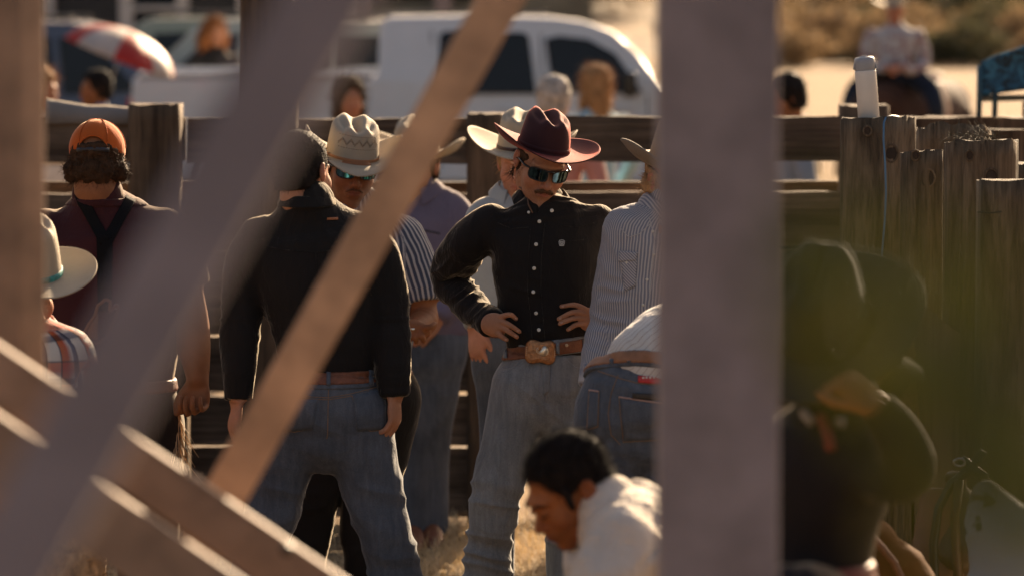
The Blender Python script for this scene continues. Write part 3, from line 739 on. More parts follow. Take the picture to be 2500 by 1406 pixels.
    felt = m_plain('burgundy_felt', (.034, .0042, .0055), .85, vary=.1, vs=20, bs=.25, bscale=400); felt.node_tree.nodes['Principled BSDF'].inputs['Sheen Weight'].default_value = .55; felt.node_tree.nodes['Principled BSDF'].inputs['Sheen Roughness'].default_value = .28
    felt.node_tree.nodes['Principled BSDF'].inputs['Sheen Tint'].default_value = (1, .22, .16, 1)
    hh = hat(hatfr(hf, .040, 0, -12, 1, 1.0), r, felt, felt, a=.081, b=.103, H=.106, wside=.108, wfront=.080, curl=1.0, tilt_l=1.25, tilt_r=.85, front_dip=.12, taper=.84)
    hp, _ = hit_any(hh, 1322, 352)
    lens = m_plain('blue_mirror_lens', (.05, .10, .14), .05, 1, vary=.5, vs=55)
    glasses(hf, r, BLK, lens, top=.019, bot=.021)
    # hair: curls on the forehead, locks at the neck
    cuts_ = [plane(hf(0, -.048, 0), hf.R@np.array((0, -1, -.25)), k=.01), plane(hf(0, .02, -.075), hf.R@np.array((0, 0, -1)), k=.01)]
    hair(hf, r, HBRN, cuts_, grow=.004, amp=.004, nstr=500, slen=.022, curl=.5, extra=[], zmax=.035)
    fp = [hf(x, -.083+abs(x)*.4, .038) for x in np.linspace(-.05, .05, 90)]
    strands('forehead_curls', fp, [hf.R@np.array((0, -.5, -.9))]*90, HBRN, r, .026, .0011, 0, .45, .25, 5)
    for s_ in (-1, 1): strands('neck_curls', [hf(s_*.070, .035+.02*RNG.random(), -.05-.03*RNG.random()) for _ in range(60)], [hf.R@np.array((0, .2, -1))]*60, HBRN, r, .032, .001, 0, .45, .3, 5)
    # moustache
    mp = [hf.Lm([(-.030, -.098, -.064), (-.016, -.111, -.056), (0, -.1145, -.053), (.016, -.111, -.056), (.030, -.098, -.064)], [.0035, .0062, .0058, .0062, .0035], k=.002)]
    V, Q = solid(mp, .0016); V = V+vnormals(V, Q)*((vnoise(V*500)-.5)*.0016)[:, None]; mo = mk('moustache', V, Q, m_hair('moustache_hair', (.10, .05, .024)), r)
    k = RNG.choice(len(V), 260); strands('moustache_hairs', V[k], [hf.R@np.array((RNG.normal(0, .5), -.3, -1)) for _ in k], HBRN, mo, .007, .0005, 0, .2)
    # collar: two leaves and a band, buttons, placket, pocket emblem
    cf = Fr(W(1323, 500, D+.015), yaw=6, pitch=16, roll=4)
    collar(cf, r, m, .062, .066, .046, .060, 24, spread=.012)
    for (x, y) in ((1347, 515), (1317, 541), (1309, 597), (1304, 655), (1302, 713), (1309, 764), (1316, 805)): button(sh_list(sh), x, y, PEARL, r)
    button([sh], 1291, 519, PEARL, r, .0045)
    seam('placket_edge', [sh], [(1296, 560), (1290, 640), (1289, 710), (1296, 770), (1300, 830)], .0011, m, r); seam('placket_edge', [sh], [(1330, 545), (1322, 620), (1320, 700), (1325, 770), (1330, 830)], .0011, m, r)
    seam('pocket_edge', [sh], [(1355, 588), (1390, 590), (1425, 586)], .0014, m, r); seam('yoke_seam', [sh], [(1215, 545), (1250, 560), (1290, 556)], .0014, m, r, 5, .001); seam('yoke_seam', [sh], [(1370, 552), (1410, 556), (1450, 545)], .0014, m, r, 5, .001)
    # small stitched crest on the chest
    wt = m_plain('white_thread', (.62, .60, .56), .8)
    cr_ = m_plain('crest_thread', (.30, .29, .27), .8)
    em = patch('crest', [sh], [(1365, 589), (1377, 589), (1376, 600), (1366, 600)], cr_, r, .0015, .001, 4, 4)
    for L in ([(1364, 590), (1366, 587.5), (1371, 586.5), (1376, 587.5), (1378, 590)], [(1364, 590), (1364.5, 597), (1368, 600.5), (1371, 601.5), (1374, 600.5), (1377.5, 597), (1378, 590)], [(1367, 592), (1371, 590), (1375, 592), (1373, 596), (1369, 596), (1367, 592)], [(1365, 601), (1371, 599), (1377, 601)]):
        seam('stitching', [sh], L, .0008, wt, em or r, 1.5, .003)
    for s in (-1, 1): pass
    # cuffs
    for A, s in ((o['arms'][0], 1), (o['arms'][1], -1)):
        P = A['P']; ax = P[-1]-P[-3]; ring_band('cuff', [A], P[-1]-nrm(ax)*.022, ax, .022, .0035, m, r, .004)
    # belt, loops and buckle: the belt sits on the jeans, tilted
    ax = rotm(0, 0, -7)@np.array((0, .05, 1.)); bc = W(1338, 850, D)
    belt = ring_band('belt', [o['pelvis'], o['torso']], bc, ax, .019, .010, LEATHER, r, .004)
    wb = ring_band('waistband', [o['pelvis'], o['torso']], bc+nrm(ax)*.003, ax, .025, .0065, DENIM_L, r, .004)
    for (x, y) in ((1287, 858), (1361, 850), (1234, 850), (1425, 836)): patch('belt_loop', [belt], [(x-4, y-26), (x+4, y-26), (x+5, y+24), (x-3, y+24)], DENIM_L, belt, .003, .003, 2, 8)
    gold = m_plain('engraved_brass', (.42, .20, .09), .35, .85, bs=.9, bscale=130, vary=.35, vs=120); silver = m_plain('worn_silver', (.70, .60, .46), .3, .9)
    bp, bn = hit([belt], 1320, 857, .006)
    R = np.column_stack([nrm(np.cross((0, 0, 1), -bn))*-1, nrm(-bn), (0, 0, 1)]) if False else rotm(4, -6, 4)
    bk = Fr(bp, R=R); n = 44; V = []
    for t_, dep in ((0, -.0065), (.55, -.0065), (.85, -.0052), (.93, -.0030), (1, -.0015)):
        for j in range(n):
            a = 2*math.pi*j/n; ca, sa = math.cos(a), math.sin(a); x = .0460*np.sign(ca)*abs(ca)**.45; z = .0340*np.sign(sa)*abs(sa)**.45
            z *= 1-.10*math.cos(x/.046*math.pi*1.5); V.append((x*t_, dep-.006*(1-(x*t_/.05)**2), z*t_))
    F = [(i*n+j, i*n+(j+1) % n, (i+1)*n+(j+1) % n, (i+1)*n+j) for i in range(4) for j in range(n)]
    bko = mk('buckle', bk(np.array(V)), F, gold, belt); m_ = bko.modifiers.new('t', 'SOLIDIFY'); m_.thickness = .002
    mk_rope = tube('buckle_rim', [bk(v) for v in V[3*n:4*n]], .0017, silver, bko, 6, True)
    for s in (-1, 1):
        for q in range(5): V_, F_ = tubemesh([bk(s*.0435, -.0085, -.012+q*.006), bk(s*.0435, -.011, -.012+q*.006)], [.002, .001], 8); mk('stud', V_, F_, silver, bko)
    tube('scroll', [bk(.016*math.cos(a)*(1-a/22), -.0135, .004+.013*math.sin(a)*(1-a/22)) for a in np.linspace(0, 12, 40)], .0010, silver, bko, 5)
    tube('scroll', [bk(-.022+.012*math.cos(-a)*(1-a/22), -.0125, -.006+.012*math.sin(-a)*(1-a/22)) for a in np.linspace(0, 12, 40)], .0010, gold, bko, 5)
    fig = [ell(bk(.012, -.0135, .002), (.0050, .002, .0085), R=bk.R), ell(bk(.0125, -.0135, .0125), (.0026, .002, .003)), ell(bk(.004, -.0130, -.003), (.009, .002, .004), R=bk.R)]
    V, Q = solid(fig, .0010); mk('rider_figure', V, Q, silver, bko)
    button([belt], 1383, 842, silver, belt, .005, 'concho')
    # jeans details
    for L in ([(1400, 870), (1415, 885), (1440, 888), (1452, 886)], [(1378, 868), (1386, 880), (1404, 896), (1425, 900), (1448, 896)], [(1270, 876), (1262, 893), (1240, 906), (1225, 908)], [(1226, 880), (1252, 882), (1264, 880)], [(1224, 896), (1238, 897), (1252, 893)],
              [(1322, 885), (1318, 920), (1316, 950), (1332, 975)], [(1346, 885), (1345, 930), (1338, 965)], [(1330, 885), (1331, 930), (1333, 975)]):
        seam('stitched_seam', [je], L, .0011, THREADB, je, 4, .0004)
    patch('fly', [je], [(1322, 884), (1344, 884), (1341, 955), (1328, 965)], DENIM_L, je, .002, .002, 4, 10)
    tube('outer_seam', [W(x, y, D) for x, y in ((1222, 890), (1200, 990), (1175, 1100))], .0012, THREADB, je, 5)
    boot('boot', W(1160, 1650, D), (-.3, -1), LEATHER, r); boot('boot', W(1376, 1650, D+.03), (.3, -1), LEATHER, r)
    nail = m_plain('finger_nail', (.52, .30, .22), .35)
    for (x, y) in ((1259, 777), (1264, 807), (1259, 820), (1235, 828), (1374, 748), (1368, 777), (1371, 788), (1390, 803)):
        s_ = 1 if x < 1300 else -1; patch('finger_nail', [bo], [(x-3*s_, y-2.6), (x+2.6*s_, y-2), (x+2.6*s_, y+2.2), (x-3*s_, y+2.2)], nail, bo, .0008, .0006, 3, 3)
    # cord necklace
    tube('cord_necklace', [hf(-.052, .0, -.10), W(1287, 470, D-.04), W(1290, 500, D-.085), W(1300, 520, D-.10)], .0022, m_plain('cord', (.12, .06, .03)), r, 6)
    return o
def sh_list(s): return [s]
def hit_any(o, px, py): return None, None

# ------------------------------------------------------------------ the others standing in the pen
def man_black_back():
    D = 11.55
    hf = Fr(W(738, 420, D), yaw=155, pitch=8, roll=4, sc=.95)
    torso = [(805, 925, 0, .128, .098), (800, 870, 0, .142, .112), (792, 780, 0, .156, .120), (778, 690, 0, .184, .126), (768, 615, 0, .194, .122), (760, 565, 0, .172, .110), (752, 526, -.01, .112, .086), (748, 496, -.02, .078, .082)]
    armL = [(640, 580, .0, .066), (604, 640, .0, .064), (590, 740, .0, .058), (584, 830, -.02, .053), (583, 910, -.04, .049), (583, 975, -.05, .042)]
    armR = [(885, 575, .0, .066), (925, 640, .0, .064), (948, 740, .0, .058), (955, 830, -.02, .052), (959, 900, -.04, .046), (963, 962, -.05, .040)]
    pelvis = [(805, 905, 0, .145, .11), (800, 950, 0, .172, .130), (800, 1010, 0, .180, .135), (802, 1055, 0, .15, .12)]
    legL = [(722, 1010, 0, .100, .12), (696, 1110, 0, .092, .102), (669, 1220, 0, .080, .088), (640, 1330, 0, .073, .080), (612, 1450, 0, .075, .08), (590, 1600, 0, .078, .085), (580, 1722, 0, .09, .10)]
    legR = [(875, 1010, 0, .100, .12), (890, 1110, 0, .092, .104), (917, 1220, 0, .080, .09), (948, 1330, 0, .074, .082), (972, 1450, 0, .076, .08), (1000, 1600, 0, .080, .085), (1010, 1722, 0, .09, .10)]
    m = m_cloth('black_work_shirt', (.011, .0095, .009), fold=1.0, sheen=.5)
    hR = hand_prims(W(962, 960, D-.05), W(963, 1040, D-.06)-W(962, 960, D-.05), np.array((.95, -.3, 0)), np.array((-.3, 1, 0)), 1.0, 32, 4)
    hL = hand_prims(W(584, 978, D-.05), W(566, 1060, D-.06)-W(584, 978, D-.05), np.array((-.95, -.3, 0)), np.array((.3, 1, 0)), 1.0, 30, 4)
    o = person(D, 'dark haired man in a black long-sleeved shirt and dark blue jeans seen from behind', hf, torso, [armL, armR], skin=SK_A, shirt_m=m, pants_m=DENIM_M, pelvis=pelvis, legs=[legL, legR],
               extra_skin=hR+hL, h=.005, hs=.004, fold=.008, seed=11, base=W(800, 1722, D),
               joints=[(W(600, 770, D), .09, .005, 200, (0, 0, 1)), (W(948, 770, D), .09, .006, 200, (0, 0, 1)), (W(958, 920, D), .08, .005, 200, (0, 0, 1)), (W(800, 890, D), .15, .004, 110, (0, 0, 1))],
               pjoints=[(W(900, 1215, D), .13, .011, 70, (.3, 0, 1)), (W(670, 1215, D), .13, .011, 70, (.3, 0, 1)), (W(960, 1380, D), .14, .010, 80, (0, 0, 1)), (W(800, 1060, D), .12, .008, 90, (.4, 0, 1)), (W(870, 1060, D), .08, .008, 90, (.5, 0, 1))], pants_fold=.007, neck=(.052, .060))
    r, je, sh = o['root'], o['jeans'], o['shirt']
    cuts = [plane(hf(0, -.045, 0), hf.R@np.array((0, -1, -.2)), k=.01), plane(hf(0, .03, -.055), hf.R@np.array((0, -.2, -1)), k=.01)]
    hair(hf, r, HBLK, cuts, grow=.004, amp=.003, nstr=1800, slen=.011, curl=.1, grav=-.1, sw=.0006)
    collar(Fr(W(750, 500, D-.012), yaw=175, pitch=-4), r, m, .064, .074, .036, .062, 35, spread=.004)
    belt = ring_band('belt', [o['pelvis'], o['torso']], W(803, 914, D), (0, 0, 1), .018, .009, LEATHER, r)
    wb = ring_band('waistband', [o['pelvis'], o['torso']], W(803, 922, D), (0, 0, 1), .022, .006, DENIM_M, r)
    for x in (700, 802, 905): patch('belt_loop', [belt, wb], [(x-5, 900), (x+5, 900), (x+5, 941), (x-5, 941)], DENIM_M, je, .003, .003, 2, 8)
    for L in ([(640, 945), (700, 960), (760, 968), (802, 970), (850, 962), (900, 950), (935, 938)], [(802, 945), (801, 1000), (800, 1055), (798, 1070)], [(640, 950), (700, 965), (760, 973), (802, 975), (850, 967), (900, 955)],
              [(860, 966), (868, 1000), (871, 1040), (906, 1052), (940, 1048)], [(858, 967), (900, 960), (940, 948)], [(875, 1010), (905, 1014), (938, 1004)], [(876, 1016), (905, 1020), (938, 1010)],
              [(690, 975), (735, 980), (776, 974)], [(774, 976), (768, 1010), (760, 1046), (720, 1054), (690, 1050)], [(694, 1022), (730, 1028), (762, 1020)]):
        seam('stitched_seam', [je], L, .0012, THREAD, je, 5, .0004)
    for q in ([(860, 964), (940, 948), (942, 1047), (872, 1052)], [(688, 974), (776, 974), (762, 1048), (690, 1054)]): patch('pocket', [je], q, DENIM_M, je, .002, .002, 8, 8)
    for L in ([(640, 600), (700, 612), (770, 616), (840, 612), (890, 598)], [(888, 545), (880, 600), (890, 660), (905, 720)], [(770, 616), (778, 700), (788, 800), (795, 890)]): seam('yoke_seam', [sh], L, .0015, m, r, 5, .001)
    patch('label_tab', [sh], [(798, 532), (825, 532), (825, 538), (798, 538)], m_plain('orange_tab', (.35, .11, .03)), r, .002, .001, 4, 2)
    boot('boot', W(580, 1690, D), (-.3, 1), LEATHER, r); boot('boot', W(1010, 1690, D), (.3, 1), LEATHER, r)
    return o
def man_straw_shades():
    D = 12.75
    hf = Fr(W(858, 408, D), yaw=12, pitch=8, roll=5, sc=1.0)
    torso = [(880, 915, 0, .148, .118), (880, 800, 0, .180, .145), (880, 700, 0, .195, .145), (878, 610, 0, .20, .13), (876, 560, 0, .175, .11), (874, 525, 0, .11, .085), (872, 500, 0, .075, .07)]
    armR = [(975, 585, 0, .082), (1000, 640, -.01, .083), (1018, 700, -.02, .082), (1026, 738, -.03, .078)]
    armL = [(775, 585, 0, .08), (755, 650, 0, .08), (742, 730, 0, .075)]
    fore = pl(D, [(1008, 690, -.02, .052), (1028, 752, -.04, .050), (1034, 782, -.07, .047), (1015, 800, -.15, .036), (1000, 803, -.19, .028)], k=.02)
    fl = pl(D, [(745, 720, 0, .05), (735, 790, -.02, .046), (745, 850, -.1, .036), (758, 880, -.14, .028)], k=.02)
    hd = [ell(W(1018, 806, D-.19), (.046, .02, .03), R=rotm(0, 0, 12), k=.014)]
    hd += fingers([[W(x, y, D+d) for x, y, d in L] for L in ([(1035, 800, -.20), (1050, 798, -.21), (1062, 790, -.19)], [(1022, 812, -.20), (1030, 822, -.215), (1034, 832, -.20)], [(1010, 812, -.20), (1014, 824, -.215), (1016, 834, -.20)], [(998, 810, -.2), (999, 822, -.21), (1000, 830, -.2)])], .010)
    pelvis = [(880, 900, 0, .16, .13), (880, 950, 0, .18, .14), (880, 1010, 0, .175, .13)]
    legs = [[(805, 980, 0, .11, .12), (790, 1100, 0, .10, .1), (762, 1220, 0, .085, .09), (740, 1340, .0, .08, .085), (725, 1500, 0, .08, .085), (720, 1605, 0, .09, .1)],
            [(945, 980, 0, .11, .12), (925, 1100, 0, .10, .1), (900, 1200, 0, .085, .09), (895, 1300, 0, .083, .088), (905, 1400, 0, .08, .085), (915, 1605, 0, .09, .1)]]
    m = m_stripe('navy_and_white_stripe', (.055, .065, .10), (.42, .40, .38), .0145, .42)
    o = person(D, 'man in a cream straw hat, blue mirrored sunglasses and striped short-sleeved shirt', hf, torso, [armR, armL], skin=SK_B, shirt_m=m, pants_m=m_cloth('black_trousers', (.011, .0095, .009)), pelvis=pelvis, legs=legs,
               extra_skin=[fore, fl]+hd, h=.006, hs=.0038, fold=.005, seed=21, base=W(880, 1605, D), joints=[(W(1015, 690, D), .09, .005, 120, (.5, 0, -1))], pjoints=[(W(760, 1220, D), .14, .008, 80, (0, 0, 1)), (W(900, 1240, D), .15, .009, 80, (0, 0, 1)), (W(900, 1380, D), .12, .008, 90, (0, 0, 1))], neck=(.064, .070))
    r = o['root']
    hb = hatfr(hf, .030, -2, 3, 1, 1.02)
    zig = STRAW
    hh = hat(hb, r, zig, m_plain('tan_leather_band', (.34, .14, .05), .5), a=.083, b=.100, H=.110, wside=.130, wfront=.088, curl=2.0, tilt_l=1.0, tilt_r=.95, front_dip=.5, taper=.90, bandw=.012)
    dk = m_plain('vent_stitching', (.16, .115, .08), .8)
    for row, z0 in ((0, .066), (1, .0615)):
        P = []
        for i, x in enumerate(np.linspace(-.062, .066, 11)):
            z = z0+(.0085 if i % 2 else -.0085); q = z/.110; s = 1-.10*q**1.3; P.append(hb(x, -(.1035*s)*math.sqrt(max(0, 1-(x/(.088*s))**2)), z+.004))
        tube('vent_zigzag', P, .0007, dk, hh, 5)
    for z0 in (.084, .044):
        for x in np.linspace(-.06, .06, 17):
            s = 1-.10*(z0/.118)**1.3; y = lambda x_: -(.103*s)*math.sqrt(max(0, 1-(x_/(.086*s))**2))
            tube('vent_hole', [hb(x, y(x), z0+.004), hb(x+.004, y(x+.004), z0+.004)], .0007, dk, hh, 4)
    glasses(hf, r, BLK, m_plain('teal_mirror_lens', (.03, .17, .24), .05, 1, vary=.6, vs=70), top=.019, bot=.020, square=.6)
    cuts = [plane(hf(0, -.03, 0), hf.R@np.array((0, -1, -.25)), k=.01), plane(hf(0, .02, -.05), hf.R@np.array((0, 0, -1)), k=.01)]
    hair(hf, r, HBRN, cuts, grow=.005, amp=.004, nstr=300, slen=.012, zmax=.03)
    mp = [hf.Lm([(-.028, -.099, -.0655), (-.015, -.111, -.057), (0, -.113, -.055), (.015, -.111, -.057), (.028, -.099, -.0655)], [.0016, .0032, .0024, .0032, .0016], k=.002)]
    V, Q = solid(mp, .0015); mk('moustache', V, Q, m_hair('thin_moustache', (.09, .04, .02)), r)
    collar(Fr(W(872, 505, D), yaw=5, pitch=8), r, m, .072, .074, .036, .06, 26, spread=.014)
    tube('ring', [W(1008+4*math.cos(a), 803+1.0*math.sin(a), D-.222) for a in np.linspace(0, 6.28, 12)], .0022, m_plain('silver', (.8, .78, .7), .15, 1), r, 6)
    for xx, yy in ((720, 1575), (915, 1575)): boot('boot', W(xx, yy, D), (.1, -1), LEATHER, r, .01)
    ring_band('belt', [o['pelvis'], o['torso']], W(880, 905, D), (0, 0, 1), .018, .008, LEATHER, r, .008)
    return o
def man_lavender():
    D = 15.2
    hf = Fr(W(1012, 405, D), yaw=-20, pitch=8, sc=1.07)
    torso = [(1045, 790, 0, .165, .13), (1045, 700, 0, .172, .13), (1042, 600, 0, .18, .13), (1038, 540, 0, .18, .12), (1030, 500, 0, .14, .095), (1020, 470, 0, .085, .075), (1016, 450, 0, .07, .065)]
    arms = [[(1105, 520, 0, .07), (1122, 600, .0, .07), (1115, 690, -.02, .06), (1085, 750, -.1, .05), (1070, 775, -.13, .04)], [(960, 530, 0, .07), (945, 620, 0, .068), (950, 700, -.05, .06), (975, 770, -.12, .045)]]
    pelvis = [(1042, 770, 0, .15, .12), (1040, 820, 0, .165, .13), (1040, 860, 0, .16, .13)]
    legs = [[(1000, 850, 0, .102), (998, 950, 0, .094), (1000, 1060, 0, .082), (1002, 1160, 0, .074), (1004, 1305, 0, .076)], [(1072, 850, 0, .098), (1064, 950, 0, .09), (1052, 1060, .03, .078), (1052, 1160, .05, .072), (1050, 1300, .05, .074)]]
    o = person(D, 'man in a pale hat and lavender shirt with blue jeans standing back by the fence', hf, torso, arms, skin=SK_A, shirt_m=m_cloth('lavender_shirt', (.14, .115, .16)), pants_m=DENIM_M, pelvis=pelvis, legs=legs,
               extra_skin=hand_prims(W(1068, 778, D-.13), np.array((-.6, -.2, -.6)), np.array((.2, -1, 0)), np.array((-1, 0, .6)), 1, 30)+hand_prims(W(977, 775, D-.12), np.array((.3, -.1, -.8)), np.array((-.2, -1, 0)), np.array((1, 0, 0)), 1, 30), h=.009, hs=.006, fold=.006, seed=31, base=W(1040, 1341, D))
    r = o['root']
    hat(hatfr(hf, .040, 3, -3, 4), r, STRAW, None, wside=.125, wfront=.09, curl=1.5, H=.118)
    seam('pocket_edge', [o['shirt']], [(1035, 563), (1055, 567), (1074, 571)], .0035, BLK, r, 5)
    collar(Fr(W(1016, 462, D), yaw=-15, pitch=8), r, o['shirt'].data.materials[0], .072, .074, .036, .06, 26)
    hair(hf, r, HBRN, [plane(hf(0, -.03, 0), hf.R@np.array((0, -1, -.25)), k=.01), plane(hf(0, .02, -.06), hf.R@np.array((0, 0, -1)), k=.01)], h=.008, nstr=150, zmax=.03)
    for xx, dd in ((1004, 0), (1050, .05)): boot('boot', W(xx, 1302, D+dd), (.1, -1), LEATHER, r, .012)
def man_behind_hero():
    D = 13.3
    hf = Fr(W(1274, 396, D), yaw=-8, pitch=8, sc=1)
    torso = [(1262, 800, 0, .14, .11), (1262, 700, 0, .15, .115), (1262, 600, 0, .165, .12), (1264, 540, 0, .17, .115), (1266, 505, 0, .13, .09), (1268, 475, 0, .08, .07), (1270, 455, 0, .065, .065)]
    arms = [[(1188, 535, 0, .068), (1172, 620, .0, .068), (1164, 710, .0, .058), (1162, 770, -.03, .052), (1162, 798, -.05, .042)], [(1345, 535, 0, .068), (1355, 620, 0, .065), (1350, 700, 0, .058), (1345, 795, 0, .042)]]
    pelvis = [(1262, 790, 0, .13, .11), (1262, 840, 0, .15, .12), (1262, 890, 0, .15, .12)]
    legs = [[(1222, 880, 0, .092), (1226, 990, 0, .085), (1222, 1100, 0, .070), (1212, 1250, 0, .066), (1205, 1530, 0, .07)], [(1308, 880, 0, .092), (1342, 990, 0, .085), (1372, 1100, 0, .075), (1388, 1250, 0, .07), (1396, 1530, 0, .07)]]
    o = person(D, 'cream-hatted man in a pale blue shirt half hidden behind the burgundy-hatted man', hf, torso, arms, skin=SK_C, shirt_m=m_cloth('pale_blue_shirt', (.30, .33, .35)), pants_m=DENIM_M, pelvis=pelvis, legs=legs,
               extra_skin=hand_prims(W(1161, 800, D-.05), W(1166, 880, D-.07)-W(1161, 800, D-.05), np.array((-.8, -.6, 0)), np.array((.3, -.9, 0)), 1.05, 28)+hand_prims(W(1345, 797, D), np.array((0, 0, -1)), np.array((.8, -.6, 0)), np.array((-.3, -.9, 0)), 1, 28),
               h=.008, hs=.0055, fold=.006, seed=41, base=W(1262, 1538, D))
    r = o['root']
    hat(hatfr(hf, .042, 0, -2, 2), r, STRAW, m_plain('dark_hat_band', (.05, .02, .015)), wside=.135, wfront=.085, curl=1.35, H=.118, bandw=.014)
    hair(hf, r, HLT, [plane(hf(0, -.03, 0), hf.R@np.array((0, -1, -.25)), k=.01), plane(hf(0, .02, -.06), hf.R@np.array((0, 0, -1)), k=.01)], h=.008, nstr=250, zmax=.03)
    collar(Fr(W(1270, 470, D), yaw=-8, pitch=8), r, o['shirt'].data.materials[0], .068, .07, .036, .06, 26)
    ring_band('belt', [o['pelvis'], o['torso']], W(1262, 806, D), (0, 0, 1), .018, .008, LEATHER, r, .008)
    tube('bracelet', [W(1162+17*math.cos(a), 800+3*math.sin(a), D-.05+.02*math.sin(a)) for a in np.linspace(0, 6.28, 16)], .003, METAL, r, 6, True)
    for xx in (1205, 1396): boot('boot', W(xx, 1500, D), (-.1, -1), LEATHER, r, .012)
def man_cap():
    D = 12.1
    hf = Fr(W(238, 402, D), yaw=178, pitch=14, roll=0, sc=1.0)
    torso = [(275, 960, 0, .178, .13), (275, 880, 0, .20, .15), (272, 780, 0, .215, .15), (265, 680, 0, .225, .15), (258, 600, 0, .225, .14), (252, 555, 0, .20, .125), (246, 515, -.01, .14, .10), (240, 480, -.025, .08, .082)]
    armR = [(400, 575, 0, .085), (432, 640, 0, .086), (448, 700, 0, .082)]
    armL = [(112, 575, 0, .085), (90, 650, 0, .084), (82, 710, 0, .08)]
    fr_ = pl(D, [(440, 680, 0, .062), (462, 770, 0, .058), (470, 830, -.01, .056), (478, 880, -.03, .045), (483, 925, -.05, .034)], k=.02)
    fl_ = pl(D, [(85, 690, 0, .062), (72, 790, 0, .056), (70, 880, -.03, .042), (72, 925, -.05, .034)], k=.02)
    pelvis = [(275, 935, 0, .19, .14), (278, 1000, 0, .20, .15), (280, 1060, 0, .19, .145)]
    legs = [[(205, 1040, 0, .12, .13), (195, 1180, 0, .11), (185, 1320, 0, .10), (180, 1500, 0, .09), (178, 1693, 0, .1)], [(355, 1040, 0, .12, .13), (362, 1180, 0, .105), (360, 1320, 0, .095), (365, 1500, 0, .09), (370, 1693, 0, .1)]]
    m = m_cloth('maroon_tshirt', (.045, .012, .014), fold=.6)
    hd = hand_prims(W(483, 922, D-.05), W(480, 1000, D-.07)-W(483, 922, D-.05), np.array((.35, 1, 0)), np.array((-1, .4, 0)), 1.08, 62, 2)
    hd2 = hand_prims(W(72, 922, D-.05), W(74, 1000, D-.06)-W(72, 922, D-.05), np.array((-.5, 1, 0)), np.array((1, .4, 0)), 1.08, 50, 2)
    o = person(D, 'man in an orange backwards cap, maroon t-shirt and black suspenders seen from behind', hf, torso, [armR, armL], skin=SK_B, shirt_m=m, pants_m=m_cloth('dark_chaps_leather', (.022, .014, .012)), pelvis=pelvis, legs=legs,
               extra_skin=[fr_, fl_]+hd+hd2, h=.006, hs=.0042, fold=.004, seed=51, base=W(275, 1693, D), joints=[(W(420, 590, D), .08, .005, 150, (.6, 0, -1))], neck=(.066, .074))
    r, sh = o['root'], o['shirt']
    # cap: dome with the arched opening, strap and a brim on the far side
    om = m_cloth('orange_cap_cotton', (.50, .105, .018), fold=.3, trans=.1)
    cP = [hf.E((0, .012, .045), (.087, .108, .093)), plane(hf(0, 0, .018), hf.R@np.array((0, .12, -1)), k=.004)]
    V, Q = solid(shell(cP, 0), .004); L = hf.inv(V)
    keep = ~((np.abs(L[:, 0]) < .042) & (L[:, 1] > .04) & (L[:, 2] < .030+.036*np.sqrt(np.maximum(0, 1-(L[:, 0]/.042)**2))))
    keep &= L[:, 2] > .021
    Qk = Q[keep[Q].all(1)]; cap = mk('cap', V, Qk, om, r); mm = cap.modifiers.new('t', 'SOLIDIFY'); mm.thickness = .003
    for a0 in range(6):
        a = a0*math.pi/3+.52; tube('cap_seam', [hf(.0885*math.sin(a)*math.cos(t), .012+.1095*math.cos(a)*math.cos(t), .045+.0945*math.sin(t)) for t in np.linspace(.05, 1.5, 14)], .0013, om, cap, 5)
    tube('cap_strap', [hf(x, .012+.1*math.sqrt(1-(x/.09)**2)+.006, .024) for x in np.linspace(-.048, .048, 9)], .0075, m_plain('dark_strap', (.03, .03, .035)), cap, 6)
    tube('cap_opening_edge', [hf(.043*math.cos(a), .012+.108*math.sqrt(max(0, 1-(.043*math.cos(a)/.087)**2-((.030+.036*math.sin(a)-.045)/.093)**2)), .030+.037*math.sin(a)) for a in np.linspace(0, math.pi, 20)], .0025, om, cap, 6)
    br = [];
    for i in range(13):
        for j in range(5): x = -.075+.15*i/12; t = j/4; br.append((x*(1-.1*t), -.075-.07*t*math.sqrt(max(.05, 1-(x/.09)**2)), .024-.9*x*x-.014*t))
    V = np.array(br); F = [(i*5+j, (i+1)*5+j, (i+1)*5+j+1, i*5+j+1) for i in range(12) for j in range(4)]; b = mk('cap_brim', hf(V), F, om, cap); mm = b.modifiers.new('t', 'SOLIDIFY'); mm.thickness = .004
    V_, F_ = tubemesh([hf(0, .012, .136), hf(0, .012, .142)], [.008, .005], 10); mk('cap_button', V_, F_, om, cap)
    cuts = [plane(hf(0, -.03, 0), hf.R@np.array((0, -1, -.3)), k=.01), plane(hf(0, .02, -.085), hf.R@np.array((0, 0, -1)), k=.01), plane(hf(0, 0, .05), hf.R@np.array((0, 0, 1)), k=.01)]
    ex = [hf.E((s*.074, .035, -.028), (.022, .036, .030), k=.02) for s in (-1, 1)]+[hf.E((0, .080, -.035), (.055, .028, .030), k=.02)]
    hair(hf, r, HBRN, cuts, grow=.004, amp=.010, freq=55, extra=ex, nstr=1900, slen=.022, curl=.8, sw=.0007, zmax=.045)
    el = m_plain('black_elastic', (.009, .009, .010), .85, spec=.08)
    # suspenders in a Y, leather joining patch and clip
    for Q_ in ([(182, 478), (212, 478), (268, 585), (245, 600)], [(306, 480), (330, 492), (272, 600), (250, 585)], [(236, 580), (276, 580), (272, 760), (240, 760)]): patch('suspender_strap', [sh], Q_, el, r, .004, .003, 6, 20)
    lea = m_plain('tan_leather_patch', (.20, .085, .03), .5)
    pw = np.array([(258, 730), (270, 735), (268, 760), (284, 745), (290, 752), (276, 790), (262, 822), (240, 838), (215, 832), (205, 815), (218, 790), (232, 772), (240, 745), (258, 730)], float)
    seam('leather_loop', [sh], [tuple(q) for q in pw], .0055, lea, r, 5, .004, 8)
    patch('leather_patch', [sh], [(213, 795), (240, 765), (240, 832), (212, 826)], lea, r, .003, .003, 5, 5)
    button([sh], 284, 748, METAL, r, .009, 'rivet')
